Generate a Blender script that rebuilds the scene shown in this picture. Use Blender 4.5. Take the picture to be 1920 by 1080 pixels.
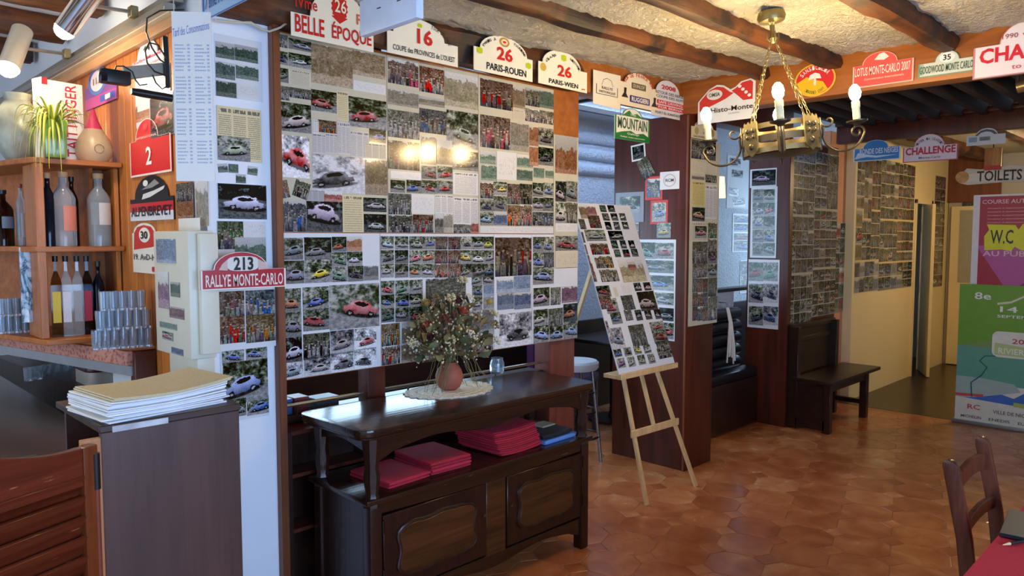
import bpy, bmesh, math, random
from mathutils import Vector, Matrix, noise as mnoise
random.seed(7)
for o in list(bpy.data.objects): bpy.data.objects.remove(o, do_unlink=True)
S = bpy.context.scene
COL = S.collection
# ------------------------------------------------------------------ camera
F = 1387.0; HZ = 447.0; EYE = 1.6
PIT = math.atan((540-HZ)/F); YAW = math.radians(45.1)
FW = Vector((math.cos(PIT)*math.cos(YAW), math.cos(PIT)*math.sin(YAW), -math.sin(PIT)))
RT = Vector((math.sin(YAW), -math.cos(YAW), 0)); UP = RT.cross(FW)
CAMP = Vector((0, 0, EYE))
cd = bpy.data.cameras.new('camera'); cam = bpy.data.objects.new('camera', cd); COL.objects.link(cam)
cd.sensor_width = 36; cd.lens = 36*F/1920; cd.clip_start = 0.02; cd.clip_end = 60
m = Matrix((RT, UP, -FW)).transposed().to_4x4(); m.translation = CAMP; cam.matrix_world = m
S.camera = cam
# ------------------------------------------------------------------ world, daylight, exposure
S.view_settings.view_transform = 'Standard'; S.view_settings.look = 'None'
S.view_settings.gamma = 1.0; S.view_settings.use_curve_mapping = False
S.view_settings.exposure = 0.6
W = bpy.data.worlds.new('world'); S.world = W; W.use_nodes = True
bg = W.node_tree.nodes['Background']; bg.inputs[0].default_value = (0.62, 0.76, 1.0, 1); bg.inputs[1].default_value = 1.0
def area(name, loc, rot, sx, sy, power, col):
    l = bpy.data.lights.new(name, 'AREA'); l.shape = 'RECTANGLE'; l.size = sx; l.size_y = sy; l.energy = power; l.color = col
    o = bpy.data.objects.new(name, l); o.location = loc; o.rotation_euler = rot; COL.objects.link(o); return o
R90 = math.pi/2
# daylight entering through the street windows behind the camera and the window of the back room; added fill lights follow
area('daylight_street_window', (0.7, -1.62, 1.40), (R90, 0, 0), 3.4, 1.25, 112, (0.37, 0.60, 1.0))
area('daylight_bar_window', (-1.62, 3.3, 1.6), (0, -R90, 0), 1.4, 3.0, 17, (0.80, 0.90, 1.0))
area("daylight_back_window", (2.68, 4.46, 1.52), (-R90, 0, 0), 2.36, 1.3, 30, (0.50, 0.76, 1.0))
area("fill_booth", (8.98, 3.65, 1.55), (0, R90, 0), 1.4, 1.3, 15, (0.46, 0.68, 1.0))  # added side light in the unseen end wall, brightens the back room wall
area("fill_back_room", (5.35, 3.7, 2.77), (0, 0, 0), 1.3, .7, 11, (0.42, 0.62, 1.0))  # added overhead light, put in to brighten the blue-lit back wall
# ------------------------------------------------------------------ helpers
def ray(x, y): return FW*F + RT*(x-960) - UP*(y-540)
def onZ(x, y, z=0.0):
    d = ray(x, y); return CAMP + d*((z-EYE)/d.z)
def onX(x, y, X):
    d = ray(x, y); return CAMP + d*(X/d.x)
def onY(x, y, Y):
    d = ray(x, y); return CAMP + d*(Y/d.y)
class PL:
    """a flat place in the room: origin, right, up; n points to the viewer"""
    def __init__(s, o, u, v):
        s.o = Vector(o); s.u = Vector(u).normalized(); s.v = Vector(v).normalized(); s.n = s.u.cross(s.v)
        s.M = Matrix((s.u, s.v, s.n)).transposed().to_4x4()
    def to(s, x, y):
        d = ray(x, y); t = (s.o-CAMP).dot(s.n)/d.dot(s.n); p = CAMP + d*t - s.o
        return p.dot(s.u), p.dot(s.v)
    def rect(s, r):
        if len(r) == 6:
            a, b = s.to(r[0], r[1]); c, d = s.to(r[2], r[3]); e, f = s.to(r[4], r[5]); return min(a, c), (b+d)/2, max(a, c), f
        a, b = s.to(r[0], r[1]); c, d = s.to(r[2], r[3]); return min(a, c), min(b, d), max(a, c), max(b, d)
    def mat(s, a, b, c=0.0):
        M = s.M.copy(); M.translation = s.o + s.u*a + s.v*b + s.n*c; return M
def YP(y): return PL((0, y, 0), (1, 0, 0), (0, 0, 1))
def XP(x): return PL((x, 0, 0), (0, -1, 0), (0, 0, 1))

class MB:
    def __init__(s): s.v = []; s.f = []; s.T = None
    def add(s, vs, fs):
        b = len(s.v)
        for p in vs:
            p = Vector(p)
            if s.T is not None: p = s.T @ p
            s.v.append(p)
        s.f += [[b+i for i in f] for f in fs]; return s
    def box(s, x0, x1, y0, y1, z0, z1):
        return s.add([(x0,y0,z0),(x1,y0,z0),(x1,y1,z0),(x0,y1,z0),(x0,y0,z1),(x1,y0,z1),(x1,y1,z1),(x0,y1,z1)],
                     [(0,3,2,1),(4,5,6,7),(0,1,5,4),(1,2,6,5),(2,3,7,6),(3,0,4,7)])
    def obox(s, c, sz, R=None):
        R = R or Matrix.Identity(3); c = Vector(c); h = [a/2 for a in sz]
        vs = [c + R @ Vector((sx*h[0], sy*h[1], sz_*h[2])) for sz_ in (-1,1) for sx, sy in ((-1,-1),(1,-1),(1,1),(-1,1))]
        return s.add(vs, [(0,3,2,1),(4,5,6,7),(0,1,5,4),(1,2,6,5),(2,3,7,6),(3,0,4,7)])
    def bar(s, a, b, w, t, up=(0,0,1)):
        a = Vector(a); b = Vector(b); z = (b-a); L = z.length; z.normalize(); x = Vector(up).cross(z)
        if x.length < 1e-5: x = Vector((1,0,0))
        x.normalize(); y = z.cross(x); R = Matrix((x, y, z)).transposed()
        return s.obox((a+b)/2, (w, t, L), R)
    def tube(s, pts, r, seg=8, closed=False, cap=True):
        pts = [Vector(p) for p in pts]; n = len(pts); rs = r if isinstance(r, (list, tuple)) else [r]*n
        vs = []; ref = None
        for i, p in enumerate(pts):
            if closed: t = pts[(i+1) % n]-pts[i-1]
            else: t = pts[min(i+1, n-1)]-pts[max(i-1, 0)]
            t.normalize()
            if ref is None:
                ref = Vector((0,0,1)) if abs(t.z) < .9 else Vector((1,0,0))
            a = t.cross(ref)
            if a.length < 1e-6: a = t.orthogonal()
            a.normalize(); b = t.cross(a); ref = -b if False else a.cross(t)
            for k in range(seg):
                q = 2*math.pi*k/seg; vs.append(p + (a*math.cos(q)+b*math.sin(q))*rs[i])
        fs = []
        for i in range(n if closed else n-1):
            j = (i+1) % n
            for k in range(seg):
                k2 = (k+1) % seg; fs.append((i*seg+k, j*seg+k, j*seg+k2, i*seg+k2))
        if cap and not closed: fs += [tuple(range(seg)), tuple(reversed(range((n-1)*seg, n*seg)))]
        return s.add(vs, fs)
    def lathe(s, prof, seg=20, c=(0,0,0), R=None):
        c = Vector(c); vs = []; n = len(prof)
        for r, z in prof:
            for k in range(seg):
                q = 2*math.pi*k/seg; p = Vector((r*math.cos(q), r*math.sin(q), z))
                vs.append(c + (R @ p if R else p))
        fs = [(i*seg+k, i*seg+(k+1) % seg, (i+1)*seg+(k+1) % seg, (i+1)*seg+k) for i in range(n-1) for k in range(seg)]
        if prof[0][0] > 1e-5: fs.append(tuple(reversed(range(seg))))
        if prof[-1][0] > 1e-5: fs.append(tuple(range((n-1)*seg, n*seg)))
        return s.add(vs, fs)
    def ball(s, c, r, seg=10, rings=6, sc=(1,1,1)):
        vs = []; c = Vector(c)
        for i in range(rings+1):
            a = math.pi*i/rings
            for k in range(seg):
                q = 2*math.pi*k/seg
                vs.append(c+Vector((math.sin(a)*math.cos(q)*r*sc[0], math.sin(a)*math.sin(q)*r*sc[1], -math.cos(a)*r*sc[2])))
        fs = [(i*seg+k, i*seg+(k+1) % seg, (i+1)*seg+(k+1) % seg, (i+1)*seg+k) for i in range(rings) for k in range(seg)]
        return s.add(vs, fs)
    def prism(s, poly, d0, d1, M=None):
        n = len(poly); vs = [Vector((p[0], p[1], d0)) for p in poly]+[Vector((p[0], p[1], d1)) for p in poly]
        if M is not None: vs = [M @ v for v in vs]
        ar = sum(poly[i][0]*poly[(i+1) % n][1]-poly[(i+1) % n][0]*poly[i][1] for i in range(n))
        fs = [tuple(range(n, 2*n)), tuple(reversed(range(n)))]+[(i, (i+1) % n, n+(i+1) % n, n+i) for i in range(n)]
        if ar < 0: fs = [tuple(reversed(f)) for f in fs]
        return s.add(vs, fs)
    def flat(s, poly, d):
        n = len(poly); ar = sum(poly[i][0]*poly[(i+1) % n][1]-poly[(i+1) % n][0]*poly[i][1] for i in range(n))
        f = tuple(range(n)); return s.add([(p[0], p[1], d) for p in poly], [f if ar > 0 else tuple(reversed(f))])
    def mesh(s, name, mat, bevel=0, smooth=None, uv=False):
        me = bpy.data.meshes.new(name); me.from_pydata(s.v, [], s.f)
        bm = bmesh.new(); bm.from_mesh(me)
        bmesh.ops.remove_doubles(bm, verts=bm.verts, dist=1e-6)
        if bevel:
            es = [e for e in bm.edges if len(e.link_faces) == 2 and e.calc_face_angle(0) > .5]
            bmesh.ops.bevel(bm, geom=es, offset=bevel, segments=2 if bevel > .0035 else 1, affect='EDGES', clamp_overlap=True, profile=.6)
        bm.to_mesh(me); bm.free()
        if mat: me.materials.append(mat)
        if smooth is None: smooth = bool(bevel)
        if smooth:
            me.polygons.foreach_set('use_smooth', [True]*len(me.polygons))
            try: me.set_sharp_from_angle(angle=math.radians(38))
            except Exception: pass
        me.update(); return me
    def build(s, name, mat, parent=None, bevel=0, smooth=None, M=None):
        return ob(name, s.mesh(name, mat, bevel, smooth), parent, M)
def ob(name, me, parent=None, M=None):
    o = bpy.data.objects.new(name, me); COL.objects.link(o)
    if parent: o.parent = parent
    if M is not None: o.matrix_local = M
    return o
def tag(o, label=None, cat=None, group=None, kind=None):
    if label: o['label'] = label
    if cat: o['category'] = cat
    if group: o['group'] = group
    if kind: o['kind'] = kind
    return o
def thing(name, label, cat, loc=(0,0,0), rz=0, group=None, M=None):
    o = bpy.data.objects.new(name, None); COL.objects.link(o); o.empty_display_size = .05
    if M is not None: o.matrix_world = M
    else: o.location = loc; o.rotation_euler = (0, 0, rz)
    return tag(o, label, cat, group)
def struct(name, mb, mat, bevel=0, parent=None, smooth=None):
    o = mb.build(name, mat, parent, bevel, smooth)
    if not parent: o['kind'] = 'structure'
    return o
ORD = 'first second third fourth fifth sixth seventh eighth ninth tenth eleventh twelfth thirteenth fourteenth'.split()
def copytree(o, parent=None):
    c = o.copy(); COL.objects.link(c)
    if parent: c.parent = parent
    for ch in list(o.children): copytree(ch, c)
    return c
# ------------------------------------------------------------------ materials
class G:
    def __init__(s, name):
        s.m = bpy.data.materials.new(name); s.m.use_nodes = True; s.t = s.m.node_tree
        s.b = s.t.nodes['Principled BSDF']
    def n(s, typ, **kw):
        x = s.t.nodes.new(typ)
        for k, v in kw.items(): setattr(x, k, v)
        return x
    def put(s, sock, v):
        if v is None: return
        if hasattr(v, 'is_output') or isinstance(v, bpy.types.NodeSocket): s.t.links.new(v, sock)
        else:
            if sock.type == 'RGBA' and len(v) == 3: v = (*v, 1)
            sock.default_value = v
    def ma(s, op, a, b=None, c=None, clamp=False):
        x = s.n('ShaderNodeMath', operation=op); x.use_clamp = clamp
        s.put(x.inputs[0], a); s.put(x.inputs[1], b)
        if c is not None: s.put(x.inputs[2], c)
        return x.outputs[0]
    def mix(s, f, a, b, bt='MIX'):
        x = s.n('ShaderNodeMix', data_type='RGBA', blend_type=bt)
        s.put(x.inputs[0], f); s.put(x.inputs[6], a); s.put(x.inputs[7], b); return x.outputs[2]
    def ramp(s, f, st):
        x = s.n('ShaderNodeValToRGB'); r = x.color_ramp
        while len(r.elements) < len(st): r.elements.new(.5)
        for e, (p, c) in zip(r.elements, st): e.position = p; e.color = (*c, 1) if len(c) == 3 else c
        s.put(x.inputs[0], f); return x.outputs[0]
    def mapr(s, v, a, b, c=0., d=1.):
        x = s.n('ShaderNodeMapRange'); s.put(x.inputs[0], v)
        for i, k in enumerate((a, b, c, d)): x.inputs[i+1].default_value = k
        return x.outputs[0]
    def noise(s, vec, sc, det=4., rough=.55, dist=0.):
        x = s.n('ShaderNodeTexNoise'); s.put(x.inputs['Vector'], vec)
        x.inputs['Scale'].default_value = sc; x.inputs['Detail'].default_value = det
        x.inputs['Roughness'].default_value = rough; x.inputs['Distortion'].default_value = dist; return x
    def co(s, kind='Object', scale=(1,1,1), rot=(0,0,0)):
        x = s.n('ShaderNodeTexCoord'); mp = s.n('ShaderNodeMapping')
        mp.inputs['Scale'].default_value = scale; mp.inputs['Rotation'].default_value = rot
        s.t.links.new(x.outputs[kind], mp.inputs[0]); return mp.outputs[0]
    def bump(s, h, st=.3, d=.01):
        x = s.n('ShaderNodeBump'); x.inputs['Strength'].default_value = st; x.inputs['Distance'].default_value = d
        s.put(x.inputs['Height'], h); s.t.links.new(x.outputs[0], s.b.inputs['Normal'])
    def done(s, col=None, rough=None, metal=None, spec=None, **kw):
        s.put(s.b.inputs['Base Color'], col)
        if rough is not None: s.put(s.b.inputs['Roughness'], rough)
        if metal is not None: s.b.inputs['Metallic'].default_value = metal
        if spec is not None: s.b.inputs['Specular IOR Level'].default_value = spec
        for k, v in kw.items(): s.put(s.b.inputs[k.replace('_', ' ')], v)
        return s.m
MC = {}
def hx(h):
    h = h.lstrip('#'); c = [int(h[i:i+2], 16)/255 for i in (0, 2, 4)]
    return tuple(x/12.92 if x <= .04045 else ((x+.055)/1.055)**2.4 for x in c)
def plain(c, rough=.5, metal=0, var=.06, **kw):
    """an evenly coloured surface with faint mottling"""
    k = (c, rough, metal, var, tuple(kw.items()))
    if k in MC: return MC[k]
    g = G('surface_'+(c if isinstance(c, str) else 'x').lstrip('#')); rgb = hx(c) if isinstance(c, str) else c
    nz = g.noise(g.co('Object'), 14, 4).outputs[0]
    col = g.mix(nz, tuple(max(0, x*(1-var*2)) for x in rgb), tuple(min(1, x*(1+var*2)) for x in rgb))
    MC[k] = g.done(col, rough, metal, **kw); return MC[k]
def wood(name, dark, light, axis=2, scale=3., rough=.4, wear=None, bump=.15, rnd=0.0):
    g = G(name); sc = [9.*scale]*3; sc[axis] = .55*scale
    v = g.co('Object', sc)
    if rnd:
        oi = g.n('ShaderNodeObjectInfo'); cv = g.n('ShaderNodeCombineXYZ')
        for i in range(3): g.put(cv.inputs[i], g.ma('MULTIPLY', oi.outputs['Random'], 57.3+i*11))
        ad = g.n('ShaderNodeVectorMath', operation='ADD'); g.put(ad.inputs[0], v); g.put(ad.inputs[1], cv.outputs[0]); v = ad.outputs[0]
    a = g.noise(v, 1.0, 6, .6, .4).outputs[0]
    b = g.noise(v, 3.2, 5, .65, .2).outputs[0]
    f = g.ma('ADD', g.ma('MULTIPLY', a, .65), g.ma('MULTIPLY', b, .35))
    f = g.mapr(f, .34, .66)
    if rnd: f = g.ma('ADD', f, g.ma('MULTIPLY', g.ma('SUBTRACT', oi.outputs['Random'], .5), rnd), clamp=True)
    col = g.mix(f, hx(dark), hx(light))
    if wear:
        w = g.noise(g.co('Object', (14 if axis != 0 else 2, 14 if axis != 1 else 2, 14 if axis != 2 else 2)), 3.0, 6, .7).outputs[0]
        col = g.mix(g.mapr(w, .64, .70), col, hx(wear))
    g.bump(f, bump, .004)
    return g.done(col, rough)
def glow(name, c, st):
    g = G(name); return g.done(c, .4, Emission_Color=(*c, 1), Emission_Strength=st)

# --- photo prints: one picture per print, varied by the print's own random number and colour
def photo_base(name):
    g = G(name); uvn = g.n('ShaderNodeTexCoord'); oi = g.n('ShaderNodeObjectInfo')
    sp = g.n('ShaderNodeSeparateXYZ'); g.t.links.new(uvn.outputs['UV'], sp.inputs[0])
    r = oi.outputs['Random']; cv = g.n('ShaderNodeCombineXYZ')
    g.put(cv.inputs[0], g.ma('MULTIPLY', r, 37.)); g.put(cv.inputs[1], g.ma('MULTIPLY', r, 91.)); g.put(cv.inputs[2], g.ma('MULTIPLY', r, 17.))
    ad = g.n('ShaderNodeVectorMath', operation='ADD'); g.t.links.new(uvn.outputs['UV'], ad.inputs[0]); g.t.links.new(cv.outputs[0], ad.inputs[1])
    fr = lambda k: g.ma('FRACT', g.ma('MULTIPLY', r, k))
    return g, sp.outputs[0], sp.outputs[1], r, ad.outputs[0], oi, fr
def photo_done(g, col, rough=.13):
    return g.done(col, rough, spec=.5)
def mat_car(name, dark, mid, lite, road0, road1):
    g, x, y, r, p, oi, fr = photo_base(name)
    n1 = g.noise(p, 4, 5, .6).outputs[0]; n2 = g.noise(p, 13, 4, .6).outputs[0]
    f = g.ma('ADD', g.ma('MULTIPLY', n1, .62), g.ma('MULTIPLY', n2, .38))
    f = g.ma('ADD', f, g.ma('MULTIPLY', g.ma('SUBTRACT', fr(3.7), .5), .12))
    b = g.ramp(f, [(.38, dark), (.5, mid), (.62, lite)])
    road = g.mix(g.mapr(n2, .3, .7), road0, road1)
    h = g.ma('ADD', .3, g.ma('MULTIPLY', fr(7.3), .25)); h = g.ma('ADD', h, g.ma('MULTIPLY', g.ma('SUBTRACT', n1, .5), .25))
    col = g.mix(g.mapr(g.ma('SUBTRACT', h, y), -.02, .02), b, road)
    s = g.ma('ADD', .85, g.ma('MULTIPLY', fr(29.), .45))
    cx = g.ma('ADD', .5, g.ma('MULTIPLY', g.ma('SUBTRACT', fr(13.), .5), .22)); cy = g.ma('ADD', .33, g.ma('MULTIPLY', fr(17.), .12))
    wob = g.ma('MULTIPLY', g.ma('SUBTRACT', n2, .5), .15)
    X = g.ma('ADD', g.ma('DIVIDE', g.ma('SUBTRACT', x, cx), s), wob); Y = g.ma('ADD', g.ma('DIVIDE', g.ma('SUBTRACT', y, cy), s), g.ma('MULTIPLY', wob, .7))
    Y = g.ma('ADD', Y, g.ma('MULTIPLY', X, g.ma('MULTIPLY', g.ma('SUBTRACT', fr(41.), .5), .5)))
    aX = g.ma('ABSOLUTE', X)
    def ell(ox, oy, a, c):
        u = g.ma('DIVIDE', g.ma('SUBTRACT', X, ox), a); v = g.ma('DIVIDE', g.ma('SUBTRACT', Y, oy), c)
        return g.ma('ADD', g.ma('MULTIPLY', u, u), g.ma('MULTIPLY', v, v))
    step = lambda d, e0, e1: g.mapr(d, e0, e1, 1., 0.)
    col = g.mix(g.ma('MULTIPLY', step(ell(0, -.13, .42, .07), .6, 1.1), .8), col, (.012, .012, .014))
    body = g.ma('MAXIMUM', g.ma('SUBTRACT', aX, .34), g.ma('ADD', g.ma('SUBTRACT', g.ma('ABSOLUTE', g.ma('ADD', Y, .02)), .1), g.ma('MULTIPLY', g.ma('MULTIPLY', X, X), .45)))
    shade = g.mix(g.mapr(n1, .3, .7), oi.outputs['Color'], g.mix(.45, oi.outputs['Color'], (.9, .9, .92)))
    shade = g.mix(g.mapr(Y, -.1, .1), g.mix(.65, shade, (.02, .02, .025)), shade)
    col = g.mix(step(ell(.02, .07, .23, .125), .85, 1.05), col, shade)
    col = g.mix(step(body, -.01, .012), col, shade)
    col = g.mix(step(ell(.02, .11, .15, .05), .8, 1.05), col, (.03, .035, .045))
    wx = g.ma('SUBTRACT', aX, .205); wy = g.ma('ADD', Y, .1); wd = g.ma('SQRT', g.ma('ADD', g.ma('MULTIPLY', wx, wx), g.ma('MULTIPLY', wy, wy)))
    col = g.mix(step(wd, .055, .068), col, (.015, .015, .017)); col = g.mix(step(wd, .022, .034), col, (.4, .4, .42))
    return photo_done(g, finish(g, col, p, .5, fr))
def backdrop(g, x, y, p, fr, oc, tint, hb=.62):
    """sky, a ragged dark skyline with a few upright shapes, and open ground"""
    n1 = g.noise(p, 3.5, 5, .65).outputs[0]; n2 = g.noise(p, 15, 4, .65).outputs[0]
    up = g.n('ShaderNodeMapping'); g.put(up.inputs[0], p); up.inputs['Scale'].default_value = (11, 1.2, 1); n4 = g.noise(up.outputs[0], 1, 2).outputs[0]
    sky = g.mix(y, (.30, .30, .28), (.62, .62, .60))
    hs = g.ma('ADD', g.ma('ADD', hb, g.ma('MULTIPLY', fr(5.3), .5)), g.ma('MULTIPLY', g.ma('SUBTRACT', n1, .5), .7))
    hs = g.ma('ADD', hs, g.ma('MULTIPLY', g.ma('SUBTRACT', n4, .5), .28))
    f = g.ma('ADD', g.ma('MULTIPLY', n1, .45), g.ma('MULTIPLY', n2, .55))
    tree = g.ramp(f, [(.36, (.010, .012, .010)), (.5, (.09, .10, .07)), (.62, (.34, .33, .26))])
    tree = g.mix(g.mapr(n4, .52, .6), tree, g.mix(n2, (.02, .02, .02), (.3, .27, .22)))
    tree = g.mix(tint, tree, g.mix(f, g.mix(.9, oc, (0, 0, 0)), g.mix(.25, oc, (1, 1, 1))))
    c = g.mix(g.mapr(g.ma('SUBTRACT', hs, y), -.015, .015), sky, tree)
    gh = g.ma('ADD', g.ma('ADD', .12, g.ma('MULTIPLY', fr(9.1), .2)), g.ma('MULTIPLY', g.ma('SUBTRACT', n1, .5), .2))
    gr = g.mix(g.mapr(n2, .3, .7), (.16, .15, .13), (.5, .48, .43)); gr = g.mix(g.ma('MULTIPLY', tint, .5) if not isinstance(tint, float) else tint*.5, gr, oc)
    return g.mix(g.mapr(g.ma('SUBTRACT', gh, y), -.02, .02), c, gr), n1, n2
def finish(g, c, p, k=.6, fr=None):
    n3 = g.noise(p, 34, 2, .7).outputs[0]; c = g.mix(k, c, g.mix(n3, (.05, .05, .05), (.95, .95, .95)), 'OVERLAY')
    bc = g.n('ShaderNodeBrightContrast'); g.put(bc.inputs[0], c); bc.inputs['Contrast'].default_value = .12; bc.inputs['Bright'].default_value = -.01; c = bc.outputs[0]
    if fr: c = g.mix(1., c, g.ramp(fr(23.), [(0., (.55, .55, .55)), (1., (1.15, 1.15, 1.15))]), 'MULTIPLY')
    return c
def mat_crowd(name, dk, lt, sat):
    g, x, y, r, p, oi, fr = photo_base(name); oc = oi.outputs['Color']
    c, n1, n2 = backdrop(g, x, y, p, fr, oc, .2, .85)
    wob = g.ma('MULTIPLY', g.ma('SUBTRACT', n2, .5), .10)
    for row, (N, base, amp, hr) in enumerate(((9., .62, .2, .045), (6.5, .42, .22, .06))):
        xs = g.ma('ADD', g.ma('MULTIPLY', g.ma('ADD', x, g.ma('MULTIPLY', wob, .5)), N), g.ma('ADD', g.ma('MULTIPLY', r, 97.), row*.5))
        ci = g.ma('FLOOR', xs); lx = g.ma('SUBTRACT', g.ma('FRACT', xs), .5)
        wn = g.n('ShaderNodeTexWhiteNoise', noise_dimensions='1D'); g.put(wn.inputs['W'], g.ma('ADD', ci, row*13.7))
        sc = g.n('ShaderNodeSeparateColor'); g.put(sc.inputs[0], wn.outputs['Color'])
        h = g.ma('ADD', base, g.ma('MULTIPLY', g.ma('SUBTRACT', sc.outputs[0], .5), amp)); yy = g.ma('SUBTRACT', g.ma('ADD', y, wob), h)
        hs = g.n('ShaderNodeHueSaturation'); g.put(hs.inputs['Color'], wn.outputs['Color']); hs.inputs['Saturation'].default_value = sat; hs.inputs['Value'].default_value = .55
        coat = g.mix(sc.outputs[1], dk, lt); coat = g.mix(.4, coat, hs.outputs[0]); coat = g.mix(g.ma('GREATER_THAN', sc.outputs[2], .74), coat, oc); coat = g.mix(g.mapr(n2, .35, .65), g.mix(.6, coat, (.01, .01, .01)), coat)
        coat = g.mix(g.mapr(yy, -.42, -.26), g.mix(sc.outputs[0], (.02, .025, .04), (.12, .12, .14)), coat)
        wd = g.mapr(yy, -.25, -.02, .36, .2); body = g.ma('MULTIPLY', g.ma('LESS_THAN', g.ma('ABSOLUTE', lx), wd), g.ma('LESS_THAN', yy, -.03))
        on = g.ma('GREATER_THAN', sc.outputs[1], .12); c = g.mix(g.ma('MULTIPLY', body, on), c, coat)
        hx_ = g.ma('DIVIDE', lx, N); hd = g.ma('SQRT', g.ma('ADD', g.ma('MULTIPLY', hx_, hx_), g.ma('MULTIPLY', yy, yy)))
        skin = g.mix(sat, (.42, .40, .38), (.50, .30, .20)); skin = g.mix(g.mapr(yy, .0, .03), skin, (.03, .025, .02))
        c = g.mix(g.ma('MULTIPLY', g.ma('LESS_THAN', hd, hr*.8), on), c, skin)
    return photo_done(g, finish(g, c, p, .6, fr))
def mat_scene(name):
    g, x, y, r, p, oi, fr = photo_base(name)
    c, n1, n2 = backdrop(g, x, y, p, fr, oi.outputs['Color'], .6)
    return photo_done(g, finish(g, c, p, .6, fr))
def mat_text(name, cols, rows, ink=.55, rough=.35):
    g, x, y, r, p, oi, fr = photo_base(name)
    line = g.ma('GREATER_THAN', g.ma('FRACT', g.ma('MULTIPLY', y, rows)), .45)
    wv = g.n('ShaderNodeMapping'); g.put(wv.inputs[0], p); wv.inputs['Scale'].default_value = (60, rows, 1)
    wd = g.ma('GREATER_THAN', g.noise(wv.outputs[0], 1, 1).outputs[0], .4)
    fc = g.ma('FRACT', g.ma('MULTIPLY', x, cols)); cm = g.ma('MULTIPLY', g.ma('GREATER_THAN', fc, .07), g.ma('LESS_THAN', fc, .93))
    inkm = g.ma('MULTIPLY', g.ma('MULTIPLY', line, wd), g.ma('MULTIPLY', cm, ink))
    body = g.ma('MULTIPLY', g.ma('LESS_THAN', y, .86), g.ma('GREATER_THAN', y, .04)); inkm = g.ma('MULTIPLY', inkm, body)
    hm = g.n('ShaderNodeMapping'); g.put(hm.inputs[0], p); hm.inputs['Scale'].default_value = (22, 9, 1)
    head = g.ma('MULTIPLY', g.ma('MULTIPLY', g.ma('GREATER_THAN', y, .89), g.ma('LESS_THAN', y, .96)), g.ma('MULTIPLY', cm, g.ma('GREATER_THAN', g.noise(hm.outputs[0], 1, 1).outputs[0], .44)))
    inkm = g.ma('MAXIMUM', inkm, g.ma('MULTIPLY', head, .85))
    col = g.mix(inkm, oi.outputs['Color'], (.05, .05, .055)); return photo_done(g, col, rough)
def mat_hand(name):
    g, x, y, r, p, oi, fr = photo_base(name)
    mp = g.n('ShaderNodeMapping'); g.put(mp.inputs[0], p); mp.inputs['Scale'].default_value = (5, 2.2, 1)
    n1 = g.noise(mp.outputs[0], 2.4, 3).outputs[0]; k = g.ma('LESS_THAN', g.ma('ABSOLUTE', g.ma('SUBTRACT', n1, .5)), .012)
    inb = g.ma('MULTIPLY', g.ma('LESS_THAN', g.ma('ABSOLUTE', g.ma('SUBTRACT', y, .5)), .32), g.ma('LESS_THAN', g.ma('ABSOLUTE', g.ma('SUBTRACT', x, .5)), .42))
    col = g.mix(g.ma('MULTIPLY', g.ma('MULTIPLY', k, inb), .5), oi.outputs['Color'], (.12, .12, .18)); return photo_done(g, col, .25)
PM = {
 'c': mat_car('print_car', (.02, .028, .02), (.13, .15, .11), (.5, .5, .45), (.16, .16, .165), (.42, .42, .41)),
 'd': mat_car('print_car_dark', (.008, .012, .012), (.04, .055, .05), (.25, .28, .26), (.06, .065, .07), (.2, .21, .21)),
 'v': mat_car('print_car_snow', (.06, .06, .065), (.36, .36, .37), (.85, .85, .86), (.5, .5, .52), (.9, .9, .92)),
 'p': mat_crowd('print_crowd', (.012, .012, .013), (.5, .46, .42), .55),
 'q': mat_crowd('print_crowd_grey', (.01, .012, .012), (.5, .51, .5), .12),
 's': mat_scene('print_scene'), 't': mat_text('print_news', 3, 26), 'T': mat_text('print_letter', 1, 16, .4), 'w': mat_hand('print_note'),
}
CL = dict(r=(.62,.03,.03), o=(.8,.22,.02), y=(.8,.62,.05), b=(.08,.2,.55), n=(.02,.04,.12), w=(.75,.75,.74), g=(.08,.3,.12), k=(.03,.03,.035),
          s=(.38,.4,.42), p=(.62,.16,.2), e=(.6,.55,.42), u=(.3,.5,.85), m=(.35,.08,.3), t=(.5,.3,.12), W=(.66,.66,.64), Y=(.62,.55,.32), G=(.2,.42,.3), l=(.5,.56,.68), B=(.5,.51,.53))
PMESH = {}
def pmesh(k):
    if k not in PMESH:
        me = bpy.data.meshes.new('photo')
        me.from_pydata([(0,0,0),(1,0,0),(1,1,0),(0,1,0),(0,0,1),(1,0,1),(1,1,1),(0,1,1)], [], [(4,5,6,7),(0,1,5,4),(1,2,6,5),(2,3,7,6),(3,0,4,7)])
        uv = me.uv_layers.new(name='UVMap')
        co = [(v[0], v[1]) for v in ((0,0),(1,0),(1,1),(0,1))]
        for pl in me.polygons:
            for j, li in enumerate(pl.loop_indices): uv.data[li].uv = co[j] if pl.index == 0 else (.5, .02)
        me.materials.append(PM[k]); PMESH[k] = me
    return PMESH[k]
def rc():
    return random.choice('rrobwwsskyungb')
def photo(root, a, b, w, h, k='c', c=None, rz=0, n=.0015, th=.0008, name='photo'):
    o = bpy.data.objects.new(name, pmesh(k)); COL.objects.link(o); o.parent = root
    if c is None: c = {'t': 'Y', 'T': 'e', 'w': 'W'}.get(k) or rc()
    col = CL[c] if isinstance(c, str) else c
    if k in 'cdvp': col = tuple(max(0, min(1, x*random.uniform(.8, 1.2))) for x in col)
    o.color = (*col, 1)
    if rz:
        o.rotation_euler = (0, 0, rz); q = Matrix.Rotation(rz, 2); e = q @ Vector((w/2, h/2)); o.location = (a+w/2-e.x, b+h/2-e.y, n)
    else: o.location = (a, b, n)
    o.scale = (w, h, th); return o
PAPER = plain('#d6d9dc', .16, var=.03); PAPERY = plain('#c2bda6', .17, var=.06)
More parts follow.
